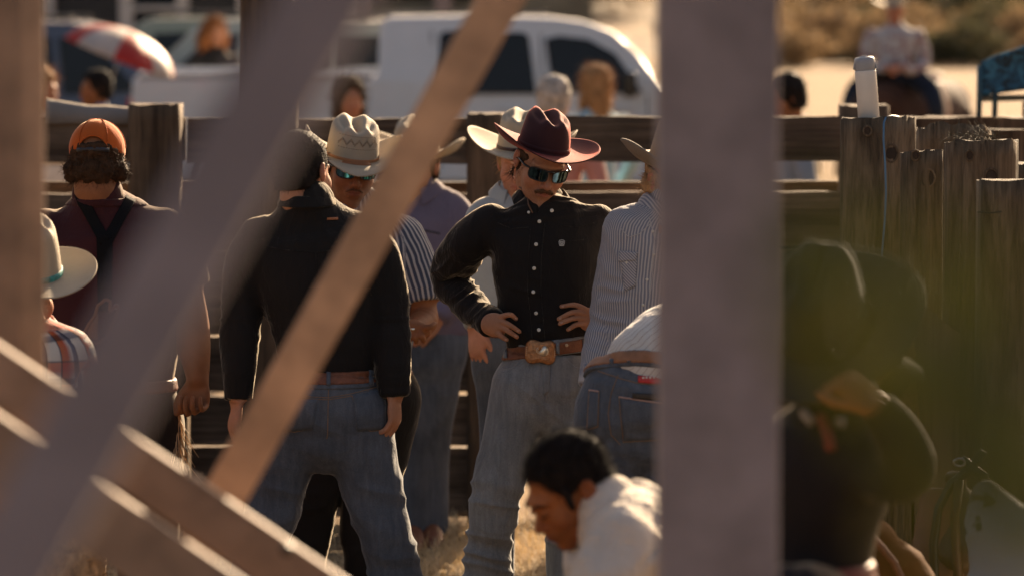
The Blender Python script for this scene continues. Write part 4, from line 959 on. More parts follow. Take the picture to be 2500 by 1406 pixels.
    ring_band('belt', [o['pelvis'], o['torso']], W(275, 938, D), (0, 0, 1), .02, .01, LEATHER, r, .008)
    # patterned pocket rim and leather fringe on the chaps
    ring_band('collar_band', [o['torso']], W(243, 492, D), (0, 0, 1), .012, .006, m, r, .005)
    strands('fringe', [W(430+8*RNG.random(), 990+100*RNG.random(), D-.05) for _ in range(70)], [np.array((.1, -.1, -1))]*70, m_plain('tan_fringe', (.45, .30, .17), .8), r, .11, .0022, 0, .08, .25, 5)
    for xx in (178, 370): boot('boot', W(xx, 1650, D), (.1, 1), LEATHER, r, .012)
def man_striped_right():
    D = 11.75
    hf = Fr(W(1652, 440, D), yaw=28, pitch=20, roll=0, sc=1.0)
    torso = [(1600, 900, 0, .15, .11), (1604, 800, 0, .165, .115), (1612, 700, 0, .175, .12), (1620, 610, 0, .180, .12), (1626, 565, 0, .180, .11), (1634, 530, 0, .135, .09), (1640, 495, 0, .075, .07)]
    armL = [(1535, 565, 0, .066), (1520, 640, .02, .068), (1503, 720, .03, .064), (1487, 790, .02, .058), (1466, 860, -.02, .052), (1450, 925, -.06, .043), (1445, 945, -.07, .040)]
    armR = [(1722, 565, 0, .066), (1745, 660, .02, .068), (1752, 750, .03, .06), (1740, 850, -.05, .05), (1720, 930, -.1, .042)]
    pelvis = [(1598, 880, 0, .14, .11), (1598, 940, 0, .155, .12), (1598, 990, 0, .15, .12)]
    legs = [[(1545, 970, 0, .095), (1540, 1100, 0, .085), (1538, 1220, 0, .075), (1536, 1400, 0, .07), (1536, 1730, 0, .08)], [(1655, 970, 0, .095), (1660, 1100, 0, .085), (1662, 1220, 0, .075), (1664, 1400, 0, .07), (1666, 1730, 0, .08)]]
    m = m_stripe('blue_grey_pinstripe', (.19, .20, .25), (.46, .43, .42), .0092, .45, trans=.06)
    hh_ = hand_prims(W(1446, 945, D-.07), W(1452, 1010, D-.05)-W(1446, 945, D-.07), np.array((-.9, -.4, 0)), np.array((.4, -.9, 0)), .95, 25)
    o = person(D, 'man in a grey felt hat and pale pinstriped western shirt beside the thick grey post', hf, torso, [armL, armR], skin=SK_A, shirt_m=m, pants_m=DENIM_M, pelvis=pelvis, legs=legs, extra_skin=hh_+hand_prims(W(1720, 930, D-.1), np.array((-.2, 0, -1)), np.array((.9, -.4, 0)), np.array((-.4, -.9, 0))),
               h=.005, hs=.004, fold=.0045, seed=61, base=W(1600, 1738, D), joints=[(W(1500, 740, D), .12, .006, 130, (.1, 0, 1)), (W(1462, 870, D), .08, .005, 150, (.3, 0, 1)), (W(1560, 600, D), .12, .004, 90, (1, 0, .6))], neck=(.058, .064), neck_to=W(1640, 510, D),
               cuts=[limb([W(1650, 470, D-.12), W(1612, 570, D-.13)], [.055, .004], [.06, .05], op='-', k=.006)])
    r, sh = o['root'], o['shirt']
    fm = m_plain('grey_brown_felt', (.19, .145, .10), .8, vary=.1, vs=20, bs=.2, bscale=300)
    hat(hatfr(hf, .042, 0, -6, 4), r, fm, fm, wside=.112, wfront=.095, curl=1.5, H=.125)
    cuts = [plane(hf(0, -.03, 0), hf.R@np.array((0, -1, -.25)), k=.01), plane(hf(0, .02, -.07), hf.R@np.array((0, 0, -1)), k=.01)]
    hair(hf, r, HLT, cuts, grow=.008, amp=.008, nstr=700, slen=.02, curl=.6, zmax=.03, extra=[hf.E((-.068, .03, -.03), (.024, .032, .026), k=.02)])
    collar(Fr(W(1640, 505, D), yaw=22, pitch=14, roll=0), r, m, .070, .074, .042, .072, 26, spread=.012)
    for L in ([(1514, 556), (1535, 580), (1560, 572), (1590, 545)], [(1585, 530), (1600, 590), (1590, 700), (1575, 800), (1565, 860)], [(1520, 560), (1518, 640), (1525, 700)]): seam('yoke_seam', [sh], L, .0011, m, r, 5, .0006)
    patch('pocket', [sh], [(1514, 618), (1556, 628), (1552, 700), (1526, 712)], m, r, .002, .0016, 8, 8)
    patch('pocket_flap', [sh], [(1513, 612), (1558, 616), (1554, 636), (1512, 640)], m, r, .0042, .0018, 8, 5)
    for (x, y) in ((1594, 565), (1596, 621), (1580, 682), (1570, 744)): button([sh], x, y, PEARL, r, .0045)
    button([sh], 1530, 641, PEARL, r, .0038)
    A = o['arms'][0]; ax = A['P'][-1]-A['P'][-3]; ring_band('cuff', [A], A['P'][-1]-nrm(ax)*.032, ax, .030, .0035, m_stripe('cuff_stripe', (.19, .20, .25), (.46, .43, .42), .0092, .45), r, .004)
    ring_band('belt', [o['pelvis'], o['torso']], W(1600, 886, D), (0, 0, 1), .018, .009, LEATHER, r, .008)
    for xx in (1536, 1666): boot('boot', W(xx, 1700, D), (.1, -1), LEATHER, r, .012)
def man_bending():
    D = 10.9
    torso = [(1560, 925, 0, .118, .100), (1582, 892, -.02, .120, .120), (1610, 866, .0, .118, .118), (1650, 842, .06, .125, .12), (1700, 828, .12, .140, .12), (1745, 825, .18, .15, .11), (1775, 832, .20, .10, .09), (1805, 838, .22, .07, .07)]
    hf = Fr(W(1850, 850, D+.24), yaw=115, pitch=55, sc=1)
    tf = np.array((-.3, -.55, .8))
    armL = [(1740, 870, .02, .066), (1735, 950, -.02, .06), (1730, 1020, -.05, .054), (1700, 1090, -.08, .045), (1690, 1120, -.08, .04)]
    armR = [(1755, 860, .36, .066), (1760, 950, .38, .06), (1755, 1030, .36, .054), (1720, 1100, .3, .045), (1712, 1130, .3, .04)]
    pelvis = [(1566, 900, 0, .128, .118), (1555, 950, -.01, .158, .14), (1552, 1010, 0, .172, .15), (1560, 1050, 0, .15, .13)]
    legs = [[(1487, 1010, 0, .092, .115), (1488, 1110, 0, .088, .10), (1500, 1240, -.03, .08, .088), (1505, 1400, 0, .075), (1505, 1560, 0, .072), (1505, 1790, 0, .08)], [(1628, 1010, 0, .098, .12), (1640, 1120, 0, .092, .105), (1655, 1250, -.03, .085, .09), (1660, 1400, 0, .075), (1662, 1560, 0, .072), (1662, 1790, 0, .08)]]
    m = m_stripe('white_shirt_thin_stripe', (.56, .53, .49), (.30, .22, .19), .021, .10, soft=.05)
    o = person(D, 'man bending over in a white striped shirt, brown belt and blue jeans seen from behind', hf, torso, [armL, armR], skin=SK_A, shirt_m=m, pants_m=DENIM_M, pelvis=pelvis, legs=legs, torso_front=tf,
               extra_skin=hand_prims(W(1690, 1120, D-.08), np.array((-.2, 0, -1)), np.array((-.9, -.4, 0)), np.array((0, -1, 0)))+hand_prims(W(1712, 1130, D+.3), np.array((-.2, 0, -1)), np.array((.9, -.4, 0)), np.array((0, -1, 0))),
               h=.005, hs=.0055, fold=.006, seed=71, base=W(1585, 1795, D), joints=[(W(1600, 850, D), .14, .006, 90, (1, .2, -.8)), (W(1560, 890, D-.1), .12, .004, 110, (1, 0, .2))],
               pjoints=[(W(1500, 1150, D), .14, .005, 90, (.3, 0, 1)), (W(1600, 1060, D-.1), .10, .005, 120, (.6, 0, 1))])
    r, je = o['root'], o['jeans']
    hair(hf, r, HBRN, [plane(hf(0, -.04, 0), hf.R@np.array((0, -1, -.25)), k=.01), plane(hf(0, .02, -.06), hf.R@np.array((0, 0, -1)), k=.01)], h=.008, nstr=150)
    ax = np.array((.10, .35, 1.)); bc = W(1552, 900, D)
    wb = ring_band('waistband', [o['pelvis'], o['torso']], bc-nrm(ax)*.004, ax, .023, .009, DENIM_M, r, .005)
    belt = ring_band('belt', [o['pelvis'], o['torso']], bc, ax, .017, .013, m_plain('tan_leather_belt', (.26, .12, .06), .6, vary=.25, vs=20), r, .005)
    for x, y in ((1494, 893), (1536, 897), (1592, 902)): patch('belt_loop', [belt], [(x-4, y-17), (x+5, y-17), (x+4, y+24), (x-5, y+24)], DENIM_M, belt, .003, .003, 2, 8)
    for q in ([(1440, 952), (1464, 955), (1461, 1040), (1434, 1048)], [(1512, 968), (1620, 985), (1620, 1072), (1522, 1078)]):
        patch('pocket', [je], q, DENIM_M, je, .002, .002, 8, 8); seam('pocket_hem', [je], [q[0], q[1]], .0024, m_plain('pink_edge', (.42, .27, .22), .8), je, 4, .003)
        seam('stitched_seam', [je], [q[1], q[2]], .0012, THREAD, je, 4, .003); seam('stitched_seam', [je], [q[0], q[3], q[2]], .0012, THREAD, je, 4, .003)
    for L in ([(1460, 905), (1520, 925), (1560, 935), (1620, 940)], [(1509, 915), (1492, 960), (1485, 1010), (1492, 1060), (1515, 1085)], [(1515, 1020), (1550, 1035), (1580, 1050)]): seam('stitched_seam', [je], L, .0013, THREAD, je, 4, .0006)
    red = patch('red_label', [je], [(1558, 917), (1618, 922), (1618, 938), (1558, 933)], m_plain('red_label', (.45, .03, .03), .6), je, .003, .0015, 6, 3)
    for x in range(1568, 1616, 8): patch('label_lettering', [je], [(x, 920.5), (x+5, 920.8), (x+5, 924), (x, 923.7)], PEARL, red, .0055, .0005, 2, 2)
    patch('wallet_bulge', [je], [(1545, 958), (1612, 962), (1612, 976), (1545, 972)], m_plain('dark_wallet', (.03, .022, .015)), je, .004, .004, 6, 3)
    for xx in (1505, 1662): boot('boot', W(xx, 1760, D), (.1, 1), LEATHER, r, .012)
def man_crouching():
    D = 8.7
    hf = Fr(W(1390, 1190, D), yaw=-66, pitch=33, roll=0, sc=.94)
    torso = [(1590, 1640, .05, .16, .14), (1580, 1540, .05, .17, .145), (1552, 1440, .04, .180, .145), (1535, 1350, .02, .185, .14), (1524, 1295, .02, .160, .125), (1500, 1262, .0, .105, .090), (1478, 1232, .0, .064, .068)]
    aN = [(1520, 1330, -.13, .075), (1480, 1430, -.2, .072), (1450, 1520, -.22, .065), (1390, 1560, -.25, .055), (1330, 1580, -.27, .045)]
    aF = [(1560, 1300, .17, .075), (1510, 1420, .22, .07), (1470, 1520, .22, .06), (1400, 1570, .2, .05), (1340, 1600, .18, .045)]
    pelvis = [(1590, 1600, .05, .15, .13), (1600, 1680, .05, .17, .14), (1600, 1730, .05, .16, .14)]
    legs = [[(1580, 1720, -.08, .10), (1450, 1640, -.12, .085), (1350, 1580, -.15, .075), (1390, 1780, -.1, .065), (1420, 2200, -.05, .06), (1425, 2330, -.05, .065)], [(1600, 1720, .18, .10), (1480, 1640, .22, .085), (1390, 1590, .25, .075), (1430, 1780, .2, .065), (1460, 2200, .2, .06), (1465, 2330, .2, .065)]]
    m = m_cloth('white_cotton_shirt', (.60, .54, .47), fold=1.8, trans=.05)
    o = person(D, 'dark haired man in a white shirt crouching low and looking down in profile', hf, torso, [aN, aF], skin=m_skin('skin_deep_brown', (.30, .105, .035), (.18, .05, .03)), shirt_m=m, pants_m=DENIM_D, pelvis=pelvis, legs=legs, torso_front=(-1, -.3, 0),
               extra_skin=hand_prims(W(1330, 1580, D-.27), np.array((-1, 0, -.3)), np.array((0, -.4, 1)), np.array((0, 1, 0)))+hand_prims(W(1340, 1600, D+.18), np.array((-1, 0, -.3)), np.array((0, .4, 1)), np.array((0, -1, 0))),
               h=.006, hs=.0036, fold=.008, armk=.09, seed=81, base=W(1500, 2370, D), joints=[(W(1500, 1340, D-.1), .15, .009, 45, (1, 0, .6)), (W(1580, 1420, D-.1), .16, .009, 40, (1, 0, -.8))], neck=(.060, .066))
    r = o['root']
    # skin of the neck, hair with a clear hairline
    cuts = [plane(hf(0, -.052, .03), hf.R@np.array((0, -1, -.45)), k=.006), plane(hf(0, .03, -.045), hf.R@np.array((0, -.15, -1)), k=.008)]
    for s in (-1, 1): cuts.append(hf.E((s*.092, -.002, -.032), (.050, .050, .052), op='-', k=.006))
    hair(hf, r, HBLK, cuts, h=.0045, grow=.006, amp=.004, freq=60, nstr=9000, slen=.013, curl=.4, sw=.0006, grav=.1)
    for s in (-1, 1):
        sb = [hf.Lm([(s*.073, -.036, .03), (s*.073, -.040, .0), (s*.070, -.040, -.022)], [.010, .009, .006], k=.004)]; V, Q = solid(sb, .003); V = V+vnormals(V, Q)*((vnoise(V*300)-.5)*.002)[:, None]; mk('sideburn', V, Q, HBLK, r)
        bw = [hf.Lm([(s*.014, -.109, .019), (s*.032, -.103, .024), (s*.050, -.090, .018)], [.003, .0038, .002], k=.002)]; V, Q = solid(bw, .0018); mk('eyebrow', V, Q, HBLK, r)
        V, Q = solid([hf.Lm([(s*.018, -.104, -.006), (s*.031, -.1055, -.0085), (s*.044, -.099, -.006)], [.0011, .0015, .0011], k=.001)], .0012); mk('eyelashes', V, Q, HBLK, r)
    collar(Fr(hf(0, .042, -.135), R=rotm(-66, 46, 0)), r, m, .070, .078, .034, .062, 22, spread=.004)
    for xx, dd in ((1425, -.05), (1465, .2)): boot('boot', W(xx, 2300, D+dd), (-1, -.2), LEATHER, r, .012)
def boy_plaid():
    D = 11.0
    hf = Fr(W(52, 705, D), yaw=40, pitch=24, roll=-10, sc=1.0)
    torso = [(60, 1180, 0, .15, .12), (62, 1080, 0, .165, .13), (66, 980, 0, .175, .13), (70, 900, 0, .18, .13), (70, 850, 0, .17, .12), (66, 815, 0, .12, .09), (62, 785, 0, .068, .066)]
    armR = [(165, 868, 0, .068), (182, 940, -.02, .066), (180, 1020, -.05, .06), (150, 1090, -.15, .05), (130, 1120, -.2, .04)]
    armL = [(-20, 868, 0, .068), (-40, 950, 0, .066), (-30, 1050, -.05, .056), (0, 1120, -.15, .045)]
    m = m_plaid('orange_navy_plaid')
    pelvis = [(60, 1150, 0, .14, .12), (60, 1220, 0, .16, .13), (60, 1270, 0, .15, .12)]
    legs = [[(15, 1260, 0, .095), (10, 1400, 0, .085), (8, 1550, 0, .075), (5, 1780, 0, .07)], [(110, 1260, 0, .095), (115, 1400, 0, .085), (120, 1550, 0, .075), (122, 1780, 0, .07)]]
    o = person(D, 'person in a cream straw cowboy hat with turquoise band and orange plaid shirt, head lowered', hf, torso, [armR, armL], skin=SK_A, shirt_m=m, pants_m=DENIM_D, pelvis=pelvis, legs=legs, extra_skin=hand_prims(W(130, 1120, D-.2), np.array((-.6, -.3, -.5)), np.array((0, -1, .3)), np.array((-.5, 0, 1)))+hand_prims(W(0, 1120, D-.15), np.array((.6, -.3, -.5)), np.array((0, -1, .3)), np.array((.5, 0, 1))),
               h=.007, hs=.0055, fold=.006, seed=91, base=W(60, 1788, D))
    r = o['root']
    hb = Fr(W(74, 672, D-.02), yaw=30, pitch=13, roll=-8, sc=1.02)
    hh = hat(hb, r, STRAW, m_plain('turquoise_beaded_band', (.04, .22, .20), .5, vary=.7, vs=70), wside=.105, wfront=.095, curl=.7, H=.150, front_dip=.1, taper=.90, bandw=.020)
    hair(hf, r, HBRN, [plane(hf(0, -.03, 0), hf.R@np.array((0, -1, -.25)), k=.01), plane(hf(0, .02, -.06), hf.R@np.array((0, 0, -1)), k=.01)], h=.008, nstr=200, zmax=.02)
    collar(Fr(W(64, 800, D), yaw=38, pitch=18), r, m, .070, .072, .036, .06, 26)
    for xx in (5, 122): boot('boot', W(xx, 1750, D), (.1, -1), LEATHER, r, .012)
_pts0 = pts
def pts(D, L):
    if isinstance(D, Fr): return [D(r[0], r[1], r[2]) for r in L], [r[3]*D.sc for r in L], [(r[4] if len(r) > 4 else r[3])*D.sc for r in L]
    return _pts0(D, L)
def far_person(label, px, py, D, yaw, hairm, shirt_m, pants_m=None, skin=None, hatf=None, pitch=0, longhair=False, pose='stand', group=None, h=.014, hzt=None, extra_hair=1.0):
    hw = W(px, py, D); z0 = 1.62 if pose == 'stand' else .78; group = group or 'people beyond the fence'
    f = Fr((hw[0], hw[1], 0), yaw=yaw, sc=hw[2]/z0 if hzt is None else 1); s = f.sc
    if pose == 'stand':
        torso = [(0, 0, .95, .14, .10), (0, 0, 1.10, .14, .105), (0, 0, 1.25, .165, .115), (0, 0, 1.36, .18, .11), (0, .01, 1.43, .13, .085), (0, .015, 1.49, .062, .06)]
        arms = [[(k*.20, 0, 1.36, .06), (k*.25, .0, 1.2, .056), (k*.27, .0, 1.08, .05), (k*.24, -.12, .95, .042), (k*.20, -.2, .90, .036)] for k in (-1, 1)]
        pelvis = [(0, 0, .93, .135, .10), (0, 0, .86, .16, .12), (0, 0, .80, .15, .11)]
        legs = [[(k*.09, 0, .82, .088), (k*.10, 0, .6, .08), (k*.11, -.01, .45, .068), (k*.115, 0, .25, .062), (k*.12, .01, .07, .06)] for k in (-1, 1)]
        hands = sum([hand_prims(f(k*.20, -.2, .90), f.R@np.array((-k*.1, -.5, -.7)), f.R@np.array((k*.9, -.3, 0)), f.R@np.array((-k*.2, -.8, .3)), s, 30) for k in (-1, 1)], [])
        hz = 1.62; bo = [(k*.12, 0) for k in (-1, 1)]
    else:
        torso = [(0, 0, .12, .14, .11), (0, 0, .26, .14, .11), (0, -.01, .42, .16, .115), (0, -.03, .52, .17, .11), (0, -.03, .59, .12, .085), (0, -.03, .64, .06, .06)]
        arms = [[(k*.19, -.03, .52, .055), (k*.24, -.1, .38, .052), (k*.24, -.2, .30, .046), (k*.18, -.36, .34, .036)] for k in (-1, 1)]
        pelvis = [(0, 0, .14, .15, .12), (0, 0, .10, .16, .10)]
        legs = [[(k*.09, -.05, .11, .085), (k*.18, -.30, .26, .075), (k*.18, -.42, .36, .066), (k*.16, -.46, .18, .055), (k*.15, -.48, .05, .05)] for k in (-1, 1)]
        hands = sum([hand_prims(f(k*.18, -.36, .34), f.R@np.array((-k*.2, -.7, -.3)), f.R@np.array((0, -.3, .9)), f.R@np.array((-k*1., 0, 0)), s, 35) for k in (-1, 1)], [])
        hz = .78; bo = [(k*.15, -.5) for k in (-1, 1)]
    hf = Fr(f(0, -.02 if pose == 'stand' else -.05, hz), yaw=yaw, pitch=pitch, sc=s)
    o = person(f, label, hf, torso, arms, skin=skin or SK_A, shirt_m=shirt_m, pants_m=pants_m or DENIM_D, pelvis=pelvis, legs=legs, extra_skin=hands, base=(f.o[0], f.o[1], 0), h=h, hs=.010, torso_front=f.R@np.array((0, -1, 0)), seed=px, group=group, fold=.008)
    r = o['root']; cuts = [plane(hf(0, -.05, 0), hf.R@np.array((0, -1, -.3)), k=.01)]
    ex = []
    if longhair: ex = [hf.Lm([(0, .03, .06), (0, .06, -.06), (0, .07, -.22)], [.09, .10*extra_hair, .075*extra_hair], k=.03)]+[hf.Lm([(k*.06, 0, .02), (k*.085, 0, -.1), (k*.08, .0, -.2)], [.03, .04*extra_hair, .03], k=.03) for k in (-1, 1)]
    else: cuts.append(plane(hf(0, .02, -.07), hf.R@np.array((0, 0, -1)), k=.01))
    hair(hf, r, hairm, cuts, h=.010, grow=.014, amp=.012, extra=ex, nstr=1500 if longhair else 500, slen=.05 if longhair else .02, sw=.0018, curl=.6)
    for (x, y) in bo: boot('boot', f(x, y, .08), f.R@np.array((0, -1, 0)), LEATHER, r, .02)
    if hatf: hatf(hf, r)
    o['f'] = f; o['hf'] = hf; return o

# ------------------------------------------------------------------ ground, hills, scrub
def ground():
    xs = np.concatenate([np.linspace(-400, -12, 12), np.linspace(-8, 8, 90), np.linspace(12, 400, 12)]); ys = np.concatenate([[-6, 0, 4], np.linspace(6, 22, 110), np.linspace(24, 60, 20), [80, 110, 160, 240, 400, 700]])
    X, Y = np.meshgrid(xs, ys, indexing='ij'); P = np.column_stack([X.ravel(), Y.ravel(), np.zeros(X.size)])
    Z = (fbm(P*np.array((2.2, 2.2, 1)), 3)-.5)*.05+(fbm(P*np.array((9, 9, 1)), 2)-.4)*.018-.01; Z[(P[:, 1] > 60) | (np.abs(P[:, 0]) > 12)] = 0; P[:, 2] = Z
    n = len(ys); F = np.array([(i*n+j, (i+1)*n+j, (i+1)*n+j+1, i*n+j+1) for i in range(len(xs)-1) for j in range(n-1)])
    m, t, b = nodes('dry_dirt')
    n1 = noise_tex(t, .9, 5); n2 = noise_tex(t, 14, 6); n3 = noise_tex(t, 90, 3)
    c = ramp(t, n1, [(.35, (.165, .108, .060)), (.65, (.28, .195, .110))])
    mx = N(t, 'ShaderNodeMixRGB', blend_type='MULTIPLY'); mx.inputs[0].default_value = .8; t.links.new(c, mx.inputs[1]); t.links.new(ramp(t, n2, [(.3, (.55,)*3), (.65, (1.25,)*3)]), mx.inputs[2])
    t.links.new(mx.outputs[0], b.inputs['Base Color']); b.inputs['Roughness'].default_value = .95; b.inputs['Specular IOR Level'].default_value = .1
    p = bump(t, b, n2, .6, .03); bump(t, b, n3, .6, .01, p)
    tag(mk('ground', P, F, m), kind='structure')
    # straw and dry grass lying and standing in the pen
    V, Fq = [], []; cs = [(RNG.uniform(-1.6, 1.9), RNG.uniform(12.3, 15.9)) for _ in range(150)]+[(RNG.uniform(-.35, .25), RNG.uniform(14.2, 15.7)) for _ in range(130)]
    for cx, cyy in cs:
        k = int(RNG.integers(20, 120)); sp = RNG.uniform(.05, .28); up = RNG.uniform(.1, .8)
        for _ in range(k):
            x, y = cx+RNG.normal(0, sp), cyy+RNG.normal(0, sp); L = RNG.uniform(.03, .12); d = nrm((RNG.normal(), RNG.normal(), up*abs(RNG.normal()))); s = nrm(np.cross(d, (0, 0, 1)))*RNG.uniform(.0008, .0018)
            a = np.array((x, y, .012)); q = a+d*L*.5+np.array((0, 0, .01)); e = a+d*L; e[2] = max(e[2], .012); b0 = len(V); V += [a-s, a+s, q-s, q+s, e-s*.3, e+s*.3]; Fq += [(b0, b0+1, b0+3, b0+2), (b0+2, b0+3, b0+5, b0+4)]
    tag(mk('dry_grass', V, np.array(Fq), m_plain('straw_blades', (.60, .44, .24), .8, vary=.3, vs=3, trans=.2)), 'loose straw and dry grass scattered on the dirt of the pen', 'grass', kind='stuff')
    V, Fq = [], []; cen = W(210, 1406, 8.9)
    for _ in range(26):
        x, y = cen[0]+RNG.normal(0, .03), cen[1]+RNG.normal(0, .05); L = RNG.uniform(.6, .86); d = np.array((RNG.normal(0, .06), RNG.normal(0, .06), 1)); a = np.array((x, y, 0)); b0 = len(V)
        for i in range(7): c_ = a+d*L*i/6+np.array((RNG.normal(0, .004), 0, 0)); V += [c_-np.array((.0016*(1-i/8), 0, 0)), c_+np.array((.0016*(1-i/8), 0, 0))]
        Fq += [(b0+2*i, b0+2*i+1, b0+2*i+3, b0+2*i+2) for i in range(6)]
    tag(mk('grass_stalks', V, np.array(Fq), m_plain('pale_stalk', (.38, .33, .27), .7, trans=.2)), 'tuft of tall dry grass stalks under the brown planks', 'grass', kind='stuff')
def backdrop():
    # a brushy hill far behind closes the view
    xs = np.linspace(-140, 140, 80); rows = []
    for j, (y, z) in enumerate(((112, -.1), (122, .3), (140, 1.6), (170, 4.5), (210, 9), (260, 15), (330, 20))):
        P = np.column_stack([xs, np.full(80, y), np.zeros(80)]); rows.append(np.column_stack([xs, np.full(80, y)+fbm(P*.05, 2)*14, z+fbm(P*np.array((.07, .03, 1)), 3)*z*.5]))
    V = np.vstack(rows); F = np.array([(j*80+i, j*80+i+1, (j+1)*80+i+1, (j+1)*80+i) for j in range(6) for i in range(79)])
    m, t, b = nodes('brushy_hill'); n1 = noise_tex(t, .12, 6); n2 = noise_tex(t, .8, 5)
    c = ramp(t, n1, [(.35, (.055, .050, .028)), (.5, (.16, .11, .060)), (.65, (.30, .20, .11))]); mx = N(t, 'ShaderNodeMixRGB', blend_type='MULTIPLY'); mx.inputs[0].default_value = .8; t.links.new(c, mx.inputs[1]); t.links.new(ramp(t, n2, [(.35, (.45,)*3), (.6, (1.2,)*3)]), mx.inputs[2])
    t.links.new(mx.outputs[0], b.inputs['Base Color']); b.inputs['Roughness'].default_value = .95; bump(t, b, n2, .8, .6)
    tag(mk('hill', V, F, m), kind='structure')
    def clump(name, spots, mats, label, leaf):
        V, Fq, mi = [], [], []
        for (x, y, z, r_, hgt, k) in spots:
            n = int(700*min(2.2, r_*hgt))
            u = RNG.normal(0, 1, (n, 3)); u /= np.linalg.norm(u, axis=1)[:, None]; rr = RNG.random(n)**.33*(.75+.5*vnoise(u*2+np.array((x, y, 0)))); p = np.array((x, y, z+hgt*.5))+u*rr[:, None]*np.array((r_, r_, hgt*.5)); p[:, 2] = np.maximum(p[:, 2], .03)
            a = RNG.normal(0, 1, (n, 3)); a /= np.linalg.norm(a, axis=1)[:, None]; c = np.cross(a, RNG.normal(0, 1, (n, 3))); c /= np.linalg.norm(c, axis=1)[:, None]; s = (leaf*(.5+RNG.random(n)))[:, None]
            V.append(np.stack([p-a*s, p+c*s*.5, p+a*s, p-c*s*.5], 1).reshape(-1, 3)); mi += [k]*n
        V = np.vstack(V); Fq = np.arange(len(V)).reshape(-1, 4)
        o = mk(name, V, np.array(Fq), mats[0], None, False); [o.data.materials.append(x) for x in mats[1:]]; o.data.polygons.foreach_set('material_index', np.array(mi, dtype=np.int32))
        return tag(o, label, 'scrub', kind='stuff')
    G = [m_plain('scrub_olive', (.075, .070, .035), .9, vary=.4, vs=.6, trans=.25), m_plain('scrub_tan', (.24, .165, .09), .9, vary=.3, vs=.6, trans=.3), m_plain('scrub_rust', (.25, .155, .085), .9, vary=.3, vs=.6, trans=.3), m_plain('scrub_dark', (.022, .026, .014), .9, vary=.4, vs=.6)]
    sp = []
    for _ in range(170):
        y = RNG.uniform(102, 175); px = RNG.uniform(1850, 2560); x = (px-1250)/FPX*y; r_ = RNG.uniform(.4, 1.5)*(y/120); sp.append((x, y, max(0, (y-122)*.085), r_, r_*RNG.uniform(.8, 1.3), int(RNG.choice([0, 1, 1, 1, 2, 0]))))
    for _ in range(60):
        y = RNG.uniform(130, 190); px = RNG.uniform(150, 1900); x = (px-1250)/FPX*y; r_ = RNG.uniform(1, 2.5); sp.append((x, y, max(0, (y-122)*.085), r_, r_*1.2, int(RNG.choice([0, 1, 3]))))
    clump('scrub', sp, G, 'brown and olive scrub covering the slope beyond the dry field', .10)
    sp = []
    for px, y, r_, hg in ((1960, 185, 6, 8), (2110, 190, 5, 7), (2330, 200, 5, 5), (2480, 200, 4, 5), (1400, 150, 7, 8), (1250, 150, 5, 8), (1600, 165, 6, 8)): sp.append(((px-1250)/FPX*y, y, 5.5, r_, hg, 3))
    for (x, y, z, r_, hg, k) in sp:
        b = empty('tree', (x, y, 0), None, 'tree')
        o = clump('crown', [(x, y, z, r_, hg, 0)]*4, [G[3]], None, .35)
        for q in ('kind', 'category', 'label'):
            if q in o: del o[q]
        o.parent = b; o.matrix_parent_inverse = Matrix.Translation(-Vector((x, y, 0)))
        tube('trunk', [(x, y, 0), (x+.2, y, z*.6), (x, y, z+hg*.5)], [.35, .25, .1], m_plain('bark', (.08, .06, .045)), b)
        b['_i'] = 1; del b['_i']; TREES.append(b)
TREES = []
def label_trees():
    L = ['dark tree at the top of the picture just right of the thick grey post', 'dark tree on the slope above the rider in the patterned shirt', 'low dark tree at the top between the rider and the blue camp chair', 'low dark tree in the top right corner above the blue camp chair',
         'dark tree behind the roof of the white pickup cab', 'dark tree between the pickup roof and the tan brace', 'dark tree hidden behind the top of the thick grey post']
    for b, l in zip(TREES, L): tag(b, l, 'tree', 'dark trees on the slope')

# ------------------------------------------------------------------ timber
def plank_mesh(p0, p1, hgt, thick, seed=0, n=26, rough=.004, up=(0, 0, 1)):
    """sawn board from p0 to p1 (top edge line), worn unevenly"""
    p0, p1 = np.array(p0, float), np.array(p1, float); d = nrm(p1-p0); u = nrm(np.array(up)-np.dot(up, d)*d); f = np.cross(d, u); V = []
    for i in range(n+1):
        c = p0+(p1-p0)*i/n
        for (a, b) in ((0, 0), (0, .12), (0, .5), (0, .88), (0, 1), (1, 1), (1, .5), (1, 0)):
            p = c-u*b*hgt+f*(a-.5)*thick*-1; e = vnoise(np.array([p*6+seed, p*23+seed*2]))-.5; V.append(p+u*(e[0]*rough*2+e[1]*rough)+f*e[1]*rough*.6)
    F = [(i*8+j, i*8+(j+1) % 8, (i+1)*8+(j+1) % 8, (i+1)*8+j) for i in range(n) for j in range(8)]+[tuple(range(8))[::-1], tuple(n*8+j for j in range(8))]
    return V, F
